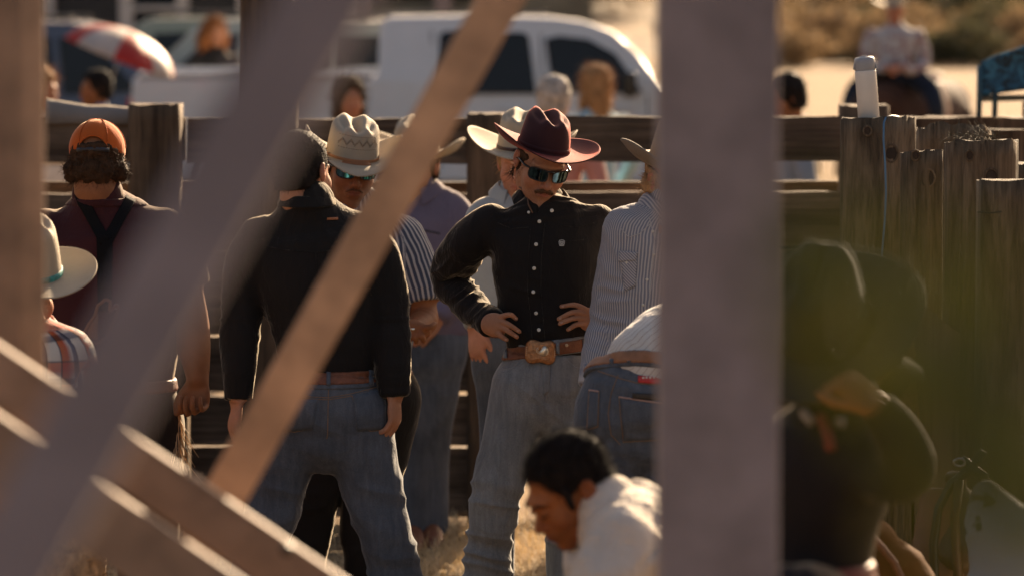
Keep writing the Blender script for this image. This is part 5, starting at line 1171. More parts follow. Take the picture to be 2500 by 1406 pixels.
def log_mesh(c, r, z0, z1, seed=0, slope=(0, 0), n=40, m=26, groove=.05, ry=None, sq=1.0):
    V = []; c = np.array(c, float); ry = ry or r
    for i in range(m+1):
        t = i/m
        for j in range(n):
            a = 2*math.pi*j/n; ca, sa = math.cos(a), math.sin(a); g = vnoise(np.array([[ca*3.2+seed, sa*3.2+seed, t*.9+seed]]))[0]-.5; g2 = vnoise(np.array([[ca*9+seed, sa*9, t*1.4]]))[0]
            R_ = 1+groove*1.4*g-groove*.8*max(0, g2-.66)*3; x = r*np.sign(ca)*abs(ca)**sq*R_; y = ry*np.sign(sa)*abs(sa)**sq*R_
            z = z0+(z1-z0)*t
            if i == m: z += x*slope[0]+y*slope[1]+(vnoise(np.array([[ca*4+seed, sa*4, 3.]]))[0]-.5)*.016*r/.1
            V.append((c[0]+x, c[1]+y, z))
    F = [(i*n+j, i*n+(j+1) % n, (i+1)*n+(j+1) % n, (i+1)*n+j) for i in range(m) for j in range(n)]
    b = len(V)
    for k, s in enumerate((.93, .6, .3)):
        for j in range(n): v = V[m*n+j]; cx = c[0]+(v[0]-c[0])*s; cy_ = c[1]+(v[1]-c[1])*s; V.append((cx, cy_, z1+(cx-c[0])*slope[0]+(cy_-c[1])*slope[1]+.004*(1-s)+(v[2]-z1-(v[0]-c[0])*slope[0]-(v[1]-c[1])*slope[1])*s*.7))
    for k in range(3):
        a0 = m*n if k == 0 else b+(k-1)*n; b0 = b+k*n; F += [(a0+j, a0+(j+1) % n, b0+(j+1) % n, b0+j) for j in range(n)]
    F.append(tuple(b+2*n+j for j in range(n))); F.append(tuple(range(n))[::-1]); return V, F
def fence():
    D = 16.0; r = empty('plank_fence', (0, D, 0), 'weathered horizontal plank fence running behind the group of men', 'fence')
    x0, x1 = W(-500, 0, D)[0], W(2700, 0, D)[0]
    rows = [(1.655, .185, 0), (1.345, .225, .0), (1.108, .345, 0), (.752, .225, 0), (.515, .205, 0), (.298, .29, 0)]
    cuts = [W(80, 0, D)[0], W(455, 0, D)[0], W(1180, 0, D)[0], W(2110, 0, D)[0]]
    for k, (z, hg, dy) in enumerate(rows):
        xs = [x0]+cuts+[x1]
        gap = {5: (1238, 1350), 4: (1415, 1640), 3: (1445, 1640)}.get(k)     # gap added, hidden behind the men, to let sun patches onto the ground
        if gap: xs = sorted(xs+[W(g, 0, D)[0] for g in gap])
        for i in range(len(xs)-1):
            if gap and W(gap[0], 0, D)[0] < (xs[i]+xs[i+1])/2 < W(gap[1], 0, D)[0]: continue
            dz = (RNG.random()-.5)*.012; V, F = plank_mesh((xs[i]+.004, D+.02*(k % 2), z+dz), (xs[i+1]-.004, D+.02*(k % 2), z+dz+(RNG.random()-.5)*.008), hg, .045, k*7+i*3.1)
            mk('plank', V, F, WOOD, r, False)
    # back row of boards on the other side of the posts
    for k, (z, hg) in enumerate(((1.375, .2), )):
        V, F = plank_mesh((x0, D+.30, z), (x1, D+.30, z), hg, .045, 40+k); mk('back_plank', V, F, WOOD, r, False)
    for px, w_, top, dy, sq, nm in ((380, .108, 255, -.14, .35, 'post'), (1186, .078, 278, -.11, .8, 'post'), (655, .112, -80, -.14, .35, 'post'), (2108, .10, 258, .10, .35, 'post'), (-120, .1, 250, -.13, .4, 'post'), (2560, .1, 250, .12, .4, 'post')):
        p = W(px, top, D+dy); V, F = log_mesh((p[0], p[1], 0), w_, 0, p[2], px*.37, sq=sq, groove=.03); mk(nm, V, F, WOODP, r)
    # the pen's side rails on the right
    q = empty('side_rail_fence', W(2400, 1300, 15.0), 'dark double rails running right above the grey log posts', 'fence'); q.location.z = 0; ROOT[q.name] = Vector((q.location.x, q.location.y, 0))
    for (py, D_, hg) in ((287, 15.6, .05), (313, 15.2, .16)):
        a, b = W(2178, py, D_), W(2900, py+6, D_); V, F = plank_mesh(a, b, hg, .06, py); mk('rail', V, F, WOODP, q, False)
    for px in (2260, 2700): p = W(px, 318, 15.35); V, F = log_mesh((p[0], p[1], 0), .05, 0, p[2], px, groove=.03, n=20, m=6); mk('post', V, F, WOODP, q)
def stockade():
    LG = [(2146, 292, 12.9, .128, (0, -.12), 'widest grey log post, with the white bottle and blue cord on top', LOGM), (2330, 322, 13.3, .128, (-.03, -.25), 'grey log post with a sunlit pale sawn top behind the others', LOGM),
          (2250, 372, 12.45, .068, (.05, -.1), 'narrow grey log post with a rounded top between two wider ones', LOGM), (2393, 347, 12.1, .116, (.02, -.1), 'broad mossy brown log post with dry weeds lying on its top', LOGM),
          (2560, 400, 12.6, .12, (0, 0), 'log post at the right edge behind the squared post', LOGM)]
    for i, (px, py, D, r, sl_, lb, m) in enumerate(LG):
        p = W(px, py, D); V, F = log_mesh((p[0], p[1], 0), r, 0, p[2], i*5.7+1, sl_, n=72, m=40, groove=.11, sq=1.0); o = mk('log_post', V, F, m, None, True, (p[0], p[1], 0)); tag(o, lb, 'post', 'log posts of the stockade'); o.name = 'log_post'
        for k in range(2):      # knots
            kp = W(px+(-28, 30)[k]*(r/.128), (320, 375)[k]+(60 if i else 0), D-r*.97)
            ring = [kp+np.array((.013*(1+k*.6)*math.cos(a), 0, .016*(1+k*.8)*math.sin(a))) for a in np.linspace(0, 6.28, 18)]
            V_, F_ = tubemesh(ring, .0035, 6, True); kk = mk('knot', V_, F_, m, o)
            ee = [ell(kp+np.array((0, .002, 0)), (.012*(1+k*.6), .004, .015*(1+k*.8)))]; V_, F_ = solid(ee, .002); mk('knot', V_, F_, m_plain('dark_knot', (.035, .022, .014), .9), o)
    p = W(2440, 440, 11.3); m_ = MB(); q0 = W(2388, 440, 11.3); wq = W(2388+135, 440, 11.3)[0]-q0[0]
    V, F = log_mesh((q0[0]+wq/2, 11.3, 0), wq/2, 0, p[2], 9.1, (0, -.05), sq=.22, groove=.02, ry=.07); o = mk('squared_post', V, F, LOGM, None, True, (q0[0]+wq/2, 11.3, 0)); tag(o, 'squared weathered post at the right edge with a thin wire round it', 'post')
    tube('wire', [W(x, 519+2*math.sin(x*.3), 11.21) for x in (2386, 2400, 2415, 2430, 2445)], .0025, DARKIRON, o, 6)
    # cord, bottle, weeds
    tag(tube('blue_cord', [W(x, y, d) for x, y, d in ((2196, 287, 12.85), (2178, 284, 12.82), (2163, 287, 12.78), (2158, 300, 12.755), (2157, 340, 12.752), (2161, 400, 12.752), (2163, 470, 12.75), (2160, 540, 12.75), (2154, 610, 12.75), (2148, 690, 12.75), (2142, 760, 12.75), (2139, 900, 12.75))], .0034, m_plain('blue_nylon', (.06, .16, .28), .5), None, 8), 'thin blue cord hanging down the widest log post', 'cord')
    b0 = W(2122, 297, 12.88); ax = nrm(np.array((-.085, 0, 1.))); r = .0355
    bt = empty('water_bottle', b0, 'white drinking bottle with a grey flip lid standing on a log post', 'bottle')
    def lathe(prof, name, mat, par):
        n = 32; V = []; X = nrm(np.cross((0, 1, 0), ax)); Y = np.cross(ax, X)
        for (rr, z) in prof: V += [b0+ax*z+(X*math.cos(a)+Y*math.sin(a))*rr for a in np.linspace(0, 2*math.pi, n, endpoint=False)]
        F = [(i*n+j, i*n+(j+1) % n, (i+1)*n+(j+1) % n, (i+1)*n+j) for i in range(len(prof)-1) for j in range(n)]+[tuple(range(n))[::-1], tuple((len(prof)-1)*n+j for j in range(n))]; return mk(name, V, F, mat, par)
    lathe([(r*.9, 0), (r, .004), (r, .15), (r, .163), (r*.97, .168)], 'bottle_body', m_plain('white_powder_coat', (.66, .62, .56), .45, vary=.04), bt)
    ld = lathe([(r*.95, .168), (r*.98, .171), (r*.98, .197), (r*.94, .206), (r*.78, .212), (r*.3, .214)], 'lid', m_plain('grey_lid', (.30, .31, .33), .4), bt)
    tube('carry_loop', [b0+ax*(.170+.044*math.sin(a))+np.array((.037*math.cos(a), -.010, 0)) for a in np.linspace(0, math.pi, 16)], .0035, ld.data.materials[0], ld, 8)
    lg = m_plain('dark_print', (.05, .035, .025), .6)
    for (x0, y0, x1, y1) in ((2088, 207, 2092, 236), (2089, 234, 2105, 243), (2094, 238, 2103, 248)):
        cx = (x0+x1)/2; V = []
        for y in (y0, y1):
            for x in np.linspace(x0, x1, 4): V.append(W(x, y, 12.88-math.sqrt(max(0, r*r-((x-(2119+(y-215)*.09))/741)**2))-.001))
        mk('printed_mark', V, [(i, i+1, i+5, i+4) for i in range(3)], lg, bt)
    wp = [W(RNG.uniform(2315, 2440), RNG.uniform(330, 345), 12.05+RNG.normal(0, .04)) for _ in range(160)]
    tag(strands('dry_weeds', wp, [np.array((RNG.normal(), RNG.normal()*.4, .25))]*160, m_plain('dry_weed', (.09, .075, .045), .9), None, .07, .0012, 0, .7, .8, 5), 'tangle of dry weeds lying on top of a mossy log post', 'weeds', kind='stuff')
def leaning_board():
    D = 11.6; out = [(2158, 668), (2166, 692), (2195, 718), (2222, 738), (2262, 748), (2300, 782), (2345, 815), (2341, 1000), (2338, 1400), (2335, 1760), (2228, 1760), (2232, 1300), (2232, 1000), (2228, 830), (2195, 800), (2168, 745)]
    V = [W(x, y, D) for x, y in out]+[W(x, y, D)+np.array((0, .03, 0)) for x, y in out]; n = len(out)
    bm = bmesh.new(); vs = [bm.verts.new(v) for v in V]; f1 = bm.faces.new(vs[:n]); f2 = bm.faces.new(vs[n:][::-1]); [bm.faces.new((vs[i], vs[(i+1) % n], vs[n+(i+1) % n], vs[n+i])) for i in range(n)]
    bmesh.ops.triangulate(bm, faces=[f1, f2]); bmesh.ops.recalc_face_normals(bm, faces=bm.faces); me = bpy.data.meshes.new('pale_board'); bm.to_mesh(me); bm.free(); o = bpy.data.objects.new('pale_board', me); COL.objects.link(o)
    me.materials.append(m_wood('pale_grey_board', (.13, .10, .075), (.27, .215, .165), 'Z', 7, .5)); ROOT[o.name] = Vector((0, 0, 0)); tag(o, 'pale grey board with a broken curved top leaning by the log posts', 'board')
    loops = []
    for k in range(5): loops += [W(2205+34*math.cos(a+k)+k*5, 742-26*math.sin(a)+k*3, 11.55-.01*k) for a in np.linspace(.2, 2.9, 12)]
    tag(tube('rope', loops, .005, m_plain('old_rope', (.22, .17, .10), .9), None, 6), 'frayed old rope looped over the pale board', 'rope')
    P = [W(RNG.uniform(2165, 2232), RNG.uniform(800, 850), 11.5+RNG.normal(0, .02)) for _ in range(110)]; V, F = [], []
    for p in P:
        L = RNG.uniform(.15, .42); d = nrm((RNG.normal(0, .05), RNG.normal(0, .03), -1)); b0 = len(V); s = np.array((RNG.uniform(.0015, .0032), 0, 0))
        for i in range(6): c = p+d*L*i/5+np.array((RNG.normal(0, .003), 0, 0)); V += [c-s, c+s]
        F += [(b0+2*i, b0+2*i+1, b0+2*i+3, b0+2*i+2) for i in range(5)]
    tag(mk('straw_tassel', V, np.array(F), m_plain('frayed_straw', (.30, .17, .07), .8, vary=.35, vs=40)), 'frayed straw-coloured rope strands hanging beside the pale board', 'rope', kind='stuff')
def gear():
    # saddle on the ground by the board
    D = 10.6; lea = m_plain('dark_saddle_leather', (.07, .028, .013), .45, bs=.5, bscale=90, vary=.3, vs=9); r = empty('saddle', W(2340, 1690, D), 'dark leather riding saddle with hanging straps at the lower right corner', 'saddle'); ROOT[r.name] = Vector(W(2340, 1690, D))
    def q(x, y, d=0): return W(x, y, D+d)
    P = [limb([q(2310, 1330, .1), q(2350, 1300, .0), q(2390, 1340, -.1)], [.10, .12, .10], [.05, .06, .05], front=(0, -1, .3), k=.04), ell(q(2335, 1250), (.035, .04, .10), k=.05), ell(q(2330, 1165), (.03, .035, .02), k=.02), limb([q(2420, 1420, -.1), q(2440, 1340, .05), q(2420, 1290, .2)], [.03, .05, .03], k=.04)]
    V, Q = solid(P, .008); mk('seat', V, Q, lea, r)
    for k, L in enumerate(([(2400, 1100), (2370, 1140), (2320, 1180), (2290, 1240), (2278, 1330), (2285, 1460), (2300, 1600)], [(2345, 1120), (2400, 1160), (2415, 1260), (2405, 1400), (2400, 1560)], [(2340, 1170), (2330, 1260), (2335, 1360), (2350, 1500)])):
        V_, F_ = tubemesh([q(x, y, -.14-.01*k) for x, y in L], .013, 8); mk('strap', V_, F_, BLK if k < 2 else lea, r)
    V, Q = solid([limb([q(2300, 1200, -.02), q(2300, 1400, -.08), q(2320, 1620, -.06)], [.06, .09, .07], [.012]*3, k=.02)], .006); mk('fender', V, Q, m_plain('russet_leather', (.16, .06, .025), .5, vary=.3, vs=12), r)
    tube('buckle_ring', [q(2340+14*math.cos(a), 1128+9*math.sin(a), -.16) for a in np.linspace(0, 6.28, 14)], .004, METAL, r, 6, True)
    # spotted hide
    m, t, b = nodes('spotted_hide'); n = noise_tex(t, 11, 2, dist=.4); t.links.new(ramp(t, n, [(.36, (.04, .035, .03)), (.41, (.36, .35, .34))]), b.inputs['Base Color']); b.inputs['Roughness'].default_value = .8
    V, Q = solid([limb([W(2400, 1190, 10.4), W(2440, 1290, 10.3), W(2500, 1400, 10.25), W(2540, 1560, 10.2)], [.035, .10, .14, .16], [.02, .045, .06, .07], k=.03), limb([W(2470, 1350, 10.3), W(2450, 1500, 10.25), W(2440, 1700, 10.25)], [.09, .13, .14], [.03, .05, .06], k=.04)], .009); V = V+vnormals(V, Q)*((fbm(V*9)-.4)*.03)[:, None]
    tag(mk('spotted_hide', V, Q, m, None, True, W(2460, 1750, 10.25)), 'pale grey hide with dark spots draped in the lower right corner', 'hide')
    # brown leather bag
    lb = m_plain('ochre_leather', (.11, .042, .011), .9, spec=.1, bs=.4, bscale=50, vary=.25, vs=9); D = 9.9
    rr = empty('leather_bag', W(2150, 1700, D), 'worn ochre leather bag on the ground below the crouching man in black hat', 'bag'); ROOT[rr.name] = Vector(W(2150, 1700, D)); rr.location = ROOT[rr.name]
    V, Q = solid([limb([W(2080, 1340, D), W(2110, 1450, D), W(2120, 1640, D)], [.07, .15, .16], [.10, .14, .15], k=.05), limb([W(2140, 1330, D), W(2180, 1430, D), W(2210, 1640, D)], [.06, .11, .14], [.08, .12, .14], k=.05)], .009); V = V+vnormals(V, Q)*((fbm(V*12)-.4)*.02)[:, None]; mk('bag_body', V, Q, lb, rr)
    tube('bag_strap', [W(x, y, D-.12) for x, y in ((2075, 1280), (2130, 1310), (2180, 1370), (2215, 1440), (2240, 1520))], .010, LEATHER, rr, 8)
    tube('piping', [W(x, y, D-.15) for x, y in ((2085, 1320), (2120, 1380), (2125, 1460), (2130, 1560))], .006, LEATHER, rr, 8)
def foreground():
    def beam(name, p0, p1, wpx, thick, D, mat, parent=None, D1=None, rot=0, origin=None, bev=.004):
        D1 = D1 or D; a, b = W(*p0, D), W(*p1, D1); d = nrm(b-a); f = nrm(np.array((math.sin(rad(rot)), -math.cos(rad(rot)), 0))-0*d); f = nrm(f-np.dot(f, d)*d); s = np.cross(d, f); w_ = wpx/S((D+D1)/2)
        R = np.column_stack([s, f, d]); m = MB(); L = np.linalg.norm(b-a); m.box((a+b)/2-f*thick/2*1.0, (w_, thick, L), R); return m.build(name, mat, parent, bevel=bev, origin=origin)
    o = beam('timber_post', (1756, 2850), (1756, -160), 292, .16, 6.0, BEAMG, origin=W(1756, 2850, 6)); tag(o, 'thick vertical grey timber post standing out of focus in the foreground', 'post')
    o = beam('diagonal_brace', (-140, 1680), (880, -160), 225, .045, 3.0, BEAMG, origin=W(-140, 1680, 3), D1=3.05); tag(o, 'wide grey board slanting across the left half, very close and blurred', 'board')
    r = empty('timber_stand', W(0, 2400, 6.6), 'out-of-focus brown wooden stand frame with sloping planks at the lower left', 'wooden stand'); ROOT[r.name] = Vector(r.location)
    beam('upright', (2, 2300), (-12, -160), 150, .07, 6.9, PLANKM, r, rot=-32)
    beam('slanted_brace', (545, 1215), (1265, -80), 108, .07, 6.8, BEAMT, r)
    beam('top_plank', (-160, 812), (1010, 1606), 128, .034, 6.5, PLANKM, r, rot=0, D1=6.45)
    beam('lower_plank', (-160, 1002), (840, 1680), 160, .030, 6.3, PLANKM, r, D1=6.25)
    beam('cross_block', (95, 1180), (95, 990), 60, .05, 6.75, BEAMT, r); beam('cross_block', (440, 1190), (530, 1360), 100, .05, 6.6, PLANKM, r)
    for x, y in ((250, 1040), (700, 1340)):
        a = W(x, y, 6.35); V, F = tubemesh([a, a-np.array((0, .012, 0))], [.012, .009], 10); mk('bolt', V, F, DARKIRON, r)
    # leafy branch very close to the lens
    g = m_plain('green_leaf', (.145, .150, .034), .5, vary=.25, vs=30, trans=.5); D = 1.25
    r = empty('leafy_branch', W(2900, 1700, D), 'green leafy twig very close to the lens, blurred to a haze at the right', 'branch'); ROOT[r.name] = Vector(r.location)
    st = [W(2900, 1700, D), W(2500, 1250, D), W(2300, 950, D+.02), W(2140, 760, D+.03)]; tube('stem', st, .0018, m_plain('twig', (.07, .05, .03)), r)
    for (x, y, L, a, d) in ((2280, 860, .046, 80, .02), (2400, 1050, .046, 110, .01), (2200, 960, .042, 30, .03), (1960, 700, .034, 100, .03), (2060, 860, .036, 60, .04), (2340, 640, .030, 140, .03), (2470, 1200, .046, 70, .0), (2300, 1260, .036, 20, .02), (2010, 560, .030, 120, .05), (2240, 600, .026, 60, .04), (2420, 950, .036, 40, .02), (2470, 700, .026, 80, .06), (2380, 1180, .034, 160, .03), (2520, 1080, .04, 20, 0), (2560, 1330, .04, 60, -.04), (2090, 640, .024, 100, .02)):
        c = W(x, y, D+d); a = rad(a); u = np.array((math.cos(a), RNG.normal(0, .3), math.sin(a))); u = nrm(u); v = nrm(np.cross(u, (0, 1, .2))); V = []; n = 10
        for i in range(n+1):
            t = i/n; w_ = L*.40*math.sin(math.pi*min(1, t*.98+.02))**.8*(1-.25*t); cc = c+u*(t-.5)*L+np.array((0, -.006*math.sin(t*3), 0)); V += [cc-v*w_, cc+np.array((0, .002, 0)), cc+v*w_]
        F = [(3*i+k, 3*i+k+1, 3*i+k+4, 3*i+k+3) for i in range(n) for k in (0, 1)]; lf = mk('leaf', V, F, g, r); mm = lf.modifiers.new('t', 'SOLIDIFY'); mm.thickness = .0003

# ------------------------------------------------------------------ vehicles
GLASS = m_plain('dark_glass', (.010, .011, .013), .22, spec=.25, vary=.1); TYRE = m_plain('tyre_rubber', (.018, .017, .016), .85, bs=.5, bscale=60)
CHROME = m_plain('wheel_alloy', (.45, .44, .42), .3, .9); REDL = m_plain('red_lens', (.35, .02, .015), .2); HEADL = m_plain('headlamp_lens', (.6, .6, .58), .1, coat=.6)
def paint(name, c): return m_plain(name, c, .35, 0, .5, vary=.05, vs=2, coat=.6)
def vehicle(name, label, cat, x0, D, prof, width, mat, windows, wheels, wr=.38, flip=1, extra=None):
    """side profile extruded across; near side faces the camera"""
    r = empty(name, (x0, D, 0), label, cat, 'vehicles parked beyond the fence'); P = lambda x, y, z: np.array((x0+x*flip, D+y, z))
    n = len(prof); bm = bmesh.new(); h = width/2; V = []
    for y in (0, width):
        for (x, z) in prof:
            ins = max(0, z-1.15)*.16; V.append(P(x, y+(ins if y == 0 else -ins), z)-np.array(ROOT[r.name]))
    vs = [bm.verts.new(v) for v in V]; a = bm.faces.new(vs[:n]); b = bm.faces.new(vs[n:][::-1]); [bm.faces.new((vs[i], vs[n+i], vs[n+(i+1) % n], vs[(i+1) % n])) for i in range(n)]
    bmesh.ops.triangulate(bm, faces=[a, b]); bmesh.ops.recalc_face_normals(bm, faces=bm.faces); me = bpy.data.meshes.new('body'); bm.to_mesh(me); bm.free(); me.materials.append(mat); o = bpy.data.objects.new('body', me); COL.objects.link(o); o.parent = r; ROOT[o.name] = ROOT[r.name]
    bv = o.modifiers.new('b', 'BEVEL'); bv.width = .035; bv.segments = 3; bv.limit_method = 'ANGLE'; bv.angle_limit = rad(50); me.polygons.foreach_set('use_smooth', np.ones(len(me.polygons), dtype=bool)); wn = o.modifiers.new('w', 'WEIGHTED_NORMAL')
    for side in (0, 1):
        for w_ in windows:
            V = []
            for (x, z) in w_:
                ins = max(0, z-1.15)*.16; y = ins-.008 if side == 0 else width-ins+.008; V.append(P(x, y, z))
            mk('window', V, [tuple(range(len(w_)))], GLASS, r, False)
            tube('window_trim', V, .012, BLK, r, 6, True)
    for wx in wheels:
        for y in (-.01, width-.21):
            V, F = [], []; N_ = 32
            pr = [(.0, .03), (wr*.55, .03), (wr*.60, .0), (wr*.95, .0), (wr, .03), (wr, .19), (wr*.95, .22), (.0, .22)]
            for (rr, yy) in pr: V += [P(wx+rr*math.cos(a), y+yy, wr+rr*math.sin(a)) for a in np.linspace(0, 2*math.pi, N_, endpoint=False)]
            F = [(i*N_+j, i*N_+(j+1) % N_, (i+1)*N_+(j+1) % N_, (i+1)*N_+j) for i in range(len(pr)-1) for j in range(N_)]; wh = empty_child('wheel', P(wx, y+.1, wr), r); mk('tyre', V, F, TYRE, wh)
            yy = y-.004 if y < .5 else y+.224; V = [P(wx+rr*math.cos(a), yy+dy, wr+rr*math.sin(a)) for rr, dy in ((wr*.58, 0), (wr*.5, .012), (wr*.15, .0)) for a in np.linspace(0, 2*math.pi, N_, endpoint=False)]
            F = [(i*N_+j, i*N_+(j+1) % N_, (i+1)*N_+(j+1) % N_, (i+1)*N_+j) for i in range(2) for j in range(N_)]+[tuple(2*N_+j for j in range(N_))]; mk('rim', V, F, CHROME, wh)
        a_ = np.linspace(0, math.pi, 20); V_, F_ = tubemesh([P(wx+(wr+.07)*math.cos(a), -.012, wr+(wr+.07)*math.sin(a)) for a in a_], .03, 6); mk('wheel_arch', V_, F_, BLK, r)
    if extra: extra(r, P)
    return r
def vehicles():
    white = paint('white_paint', (.60, .62, .64)); D = 35.0; x0 = 0
    px2x = lambda px, D_=35.0: (px-1250)/S(D_)
    prof = [(-3.41, .52), (-3.41, 1.10), (-3.40, 1.36), (-1.24, 1.36), (-1.20, 1.38), (-1.19, 1.84), (-1.12, 1.90), (-.3, 1.91), (.35, 1.895), (.64, 1.86), (.90, 1.77), (1.12, 1.58), (1.38, 1.24), (2.35, 1.15), (2.60, 1.0), (2.66, .72), (2.62, .50), (2.2, .42), (-3.0, .42)]
    wins = [[(-.64, 1.22), (-.64, 1.74), (-.60, 1.76), (.10, 1.75), (.14, 1.72), (.21, 1.22)], [(.37, 1.23), (.31, 1.70), (.42, 1.72), (.68, 1.69), (.92, 1.56), (1.16, 1.23)]]
    def ex(r, P):
        for (x, z) in ((.0, 1.08), (1.0, 1.08)): m = MB(); m.box(P(x, -.03, z), (.18, .03, .035)); m.build('door_handle', white, r, bevel=.008)
        for L in ([(.27, .5), (.27, 1.2), (.26, 1.75)], [(-.72, .5), (-.72, 1.78)], [(1.22, .55), (1.22, 1.2)]): tube('door_gap', [P(x, max(0, z-1.15)*.16-.006, z) for x, z in L], .006, BLK, r, 5)
        m = MB(); m.box(P(1.05, -.13, 1.30), (.12, .16, .22)); m.build('wing_mirror', BLK, r, bevel=.02)
        m = MB(); m.box(P(-3.42, .12, 1.0), (.05, .16, .36)); m.build('tail_lamp', REDL, r, bevel=.01); m = MB(); m.box(P(2.62, .16, .93), (.1, .3, .16)); m.build('headlamp', HEADL, r, bevel=.02)
        m = MB(); m.box(P(-2.3, .08, 1.385), (2.1, .14, .05)); m.box(P(-2.3, 1.85, 1.385), (2.1, .14, .05)); m.build('bed_rail', white, r, bevel=.015)
        m = MB(); m.box(P(-2.3, .98, 1.33), (2.0, 1.5, .07)); m.build('bed_liner', BLK, r)
        m = MB(); m.box(P(-3.50, 1.0, .55), (.16, 1.9, .16)); m.box(P(2.70, 1.0, .55), (.14, 1.9, .18)); m.build('bumper', CHROME, r, bevel=.03)
        V = [P(-1.195-.006, y, z) for y, z in ((.35, 1.45), (1.6, 1.45), (1.55, 1.78), (.4, 1.78))]; mk('rear_window', V, [(0, 1, 2, 3)], GLASS, r, False)
    vehicle('pickup_truck', 'white crew-cab pickup truck parked side-on behind the plank fence', 'pickup truck', x0, D, prof, 1.98, white, wins, (-2.35, 1.80), .40, 1, ex)
    suv = [(-2.3, .45), (-2.35, .95), (-2.2, 1.7), (-2.0, 1.80), (.0, 1.82), (.35, 1.74), (1.0, 1.12), (1.1, 1.08), (2.1, 1.0), (2.3, .8), (2.3, .45), (2.0, .38), (-2.1, .38)]
    sw = [[(-2.0, 1.12), (-1.95, 1.62), (-1.1, 1.66), (-1.1, 1.12)], [(-1.0, 1.12), (-1.0, 1.66), (-.2, 1.66), (-.15, 1.12)], [(-.05, 1.12), (-.1, 1.66), (.2, 1.64), (.7, 1.14)]]
    def ex2(r, P):
        V = [P(.42, .2, 1.68), P(.42, 1.65, 1.68), P(.98, 1.75, 1.16), P(.98, .1, 1.16)]; V = [v+np.array((.01, 0, .02)) for v in V]; mk('windshield', V, [(0, 1, 2, 3)], m_plain('greenish_glass', (.16, .20, .17), .1, vary=.4, vs=4), r, False)
        for y_ in (.1, 1.6): m = MB(); m.box(P(-.9, y_, 1.86), (1.9, .05, .04)); m.build('roof_rail', BLK, r, bevel=.01)
        m = MB(); m.box(P(2.28, .25, .86), (.08, .32, .15)); m.build('headlamp', HEADL, r, bevel=.02); m = MB(); m.box(P(-2.30, .15, 1.1), (.06, .16, .4)); m.build('tail_lamp', REDL, r, bevel=.01)
    def at(px, D_): return (px-1250)/S(D_)
    silver = paint('silver_green_paint', (.30, .33, .31))
    vehicle('parked_suv', 'pale silver-green SUV parked behind the red and white umbrella', 'SUV', at(560, 41), 41, suv, 1.85, silver, sw, (-1.45, 1.45), .36, -1, ex2)
    blue = paint('navy_paint', (.020, .030, .085))
    vehicle('parked_car', 'dark navy car parked at the far left behind the umbrella', 'car', at(170, 38.5), 38.5, suv, 1.85, blue, sw, (-1.45, 1.45), .36, 1, ex2)
    vehicle('parked_suv', 'silver SUV whose roof shows just above the white pickup cab', 'SUV', at(1330, 43), 43.5, suv, 1.85, paint('silver_paint', (.42, .41, .40)), sw, (-1.45, 1.45), .36, 1, ex2)
    vehicle('parked_suv', 'grey-green SUV glimpsed behind the pickup bed and the diagonal board', 'SUV', at(790, 44), 44.5, suv, 1.85, paint('sage_paint', (.26, .28, .22)), sw, (-1.45, 1.45), .36, 1, ex2)
    # horse trailer at the top left
    D = 50.; s = S(D); r = empty('horse_trailer', ((330-1250)/s, D, 0), 'dark horse trailer with white framed openings at the top left', 'trailer'); q = lambda px, z: ((px-1250)/s, z)
    tm = m_plain('dark_trailer_paint', (.022, .018, .018), .6); wm = m_plain('white_trim_paint', (.52, .46, .43), .5)
    m = MB(); cx = ((330-1250)/s); m.box((cx-.2, D+1.2, 1.75), (5.2, 2.2, 2.5)); m.build('trailer_body', tm, r, bevel=.05)
    for x0_, x1_, lg in ((292, 462, 1), (700, 860, 1)):
        xa, xb = (x0_-1250)/s, (x1_-1250)/s; m = MB(); m.box(((xa+xb)/2, D+.06, 2.42), (xb-xa, .08, .17)); m.box((xa+.09, D+.06, 1.95), (.18, .08, .95)); m.box((xb-.08, D+.06, 1.95), (.16, .08, .95)); m.box(((xa+xb)/2, D+.07, 1.88), (xb-xa-.3, .06, .06)); m.box(((xa+xb)/2, D+.07, 1.5), (xb-xa, .08, .16)); m.build('window_frame', wm, r, bevel=.01)
        m = MB(); m.box(((xa+xb)/2, D+.085, 2.0), (xb-xa-.3, .02, .75)); m.build('window_pane', GLASS, r)
    for px in (108, 128, 590, 600): m = MB(); m.box(((px-1250)/s, D-.01, 1.8), (.08, .12, 2.5)); m.build('corner_post', wm, r)
    for wx in (-1.6, .6):
        V = []; 
        V_, F_ = tubemesh([(cx+wx, D-.02, .42), (cx+wx, D+.2, .42)], [.42, .42], 28); mk('wheel', V_, F_, TYRE, r)
    # grey shed beyond the pickup
    D = 62.; s = S(D); r = empty('shed', ((1080-1250)/s, D, 0), 'grey-green shed with a pale post behind the white pickup roof', 'shed'); m = MB(); m.box(((1060-1250)/s, D+2, 1.7), (5.0, 3.6, 3.4)); m.build('wall', m_plain('sage_boards', (.17, .16, .12), .8, vary=.4, vs=1.2), r)
    m = MB(); m.box(((1082-1250)/s, D+.1, 1.7), (.26, .2, 3.4)); m.box(((880-1250)/s, D+.1, 1.7), (.26, .2, 3.4)); m.build('pale_post', m_plain('pale_post_paint', (.34, .25, .22)), r); m = MB(); m.box(((1060-1250)/s, D+2, 3.5), (5.6, 4.4, .12)); m.build('roof', tm, r)
    for px in (930, 1010, 1150): m = MB(); m.box(((px-1250)/s, D+.19, 2.3), (.5, .03, .8)); m.build('window', GLASS, r)
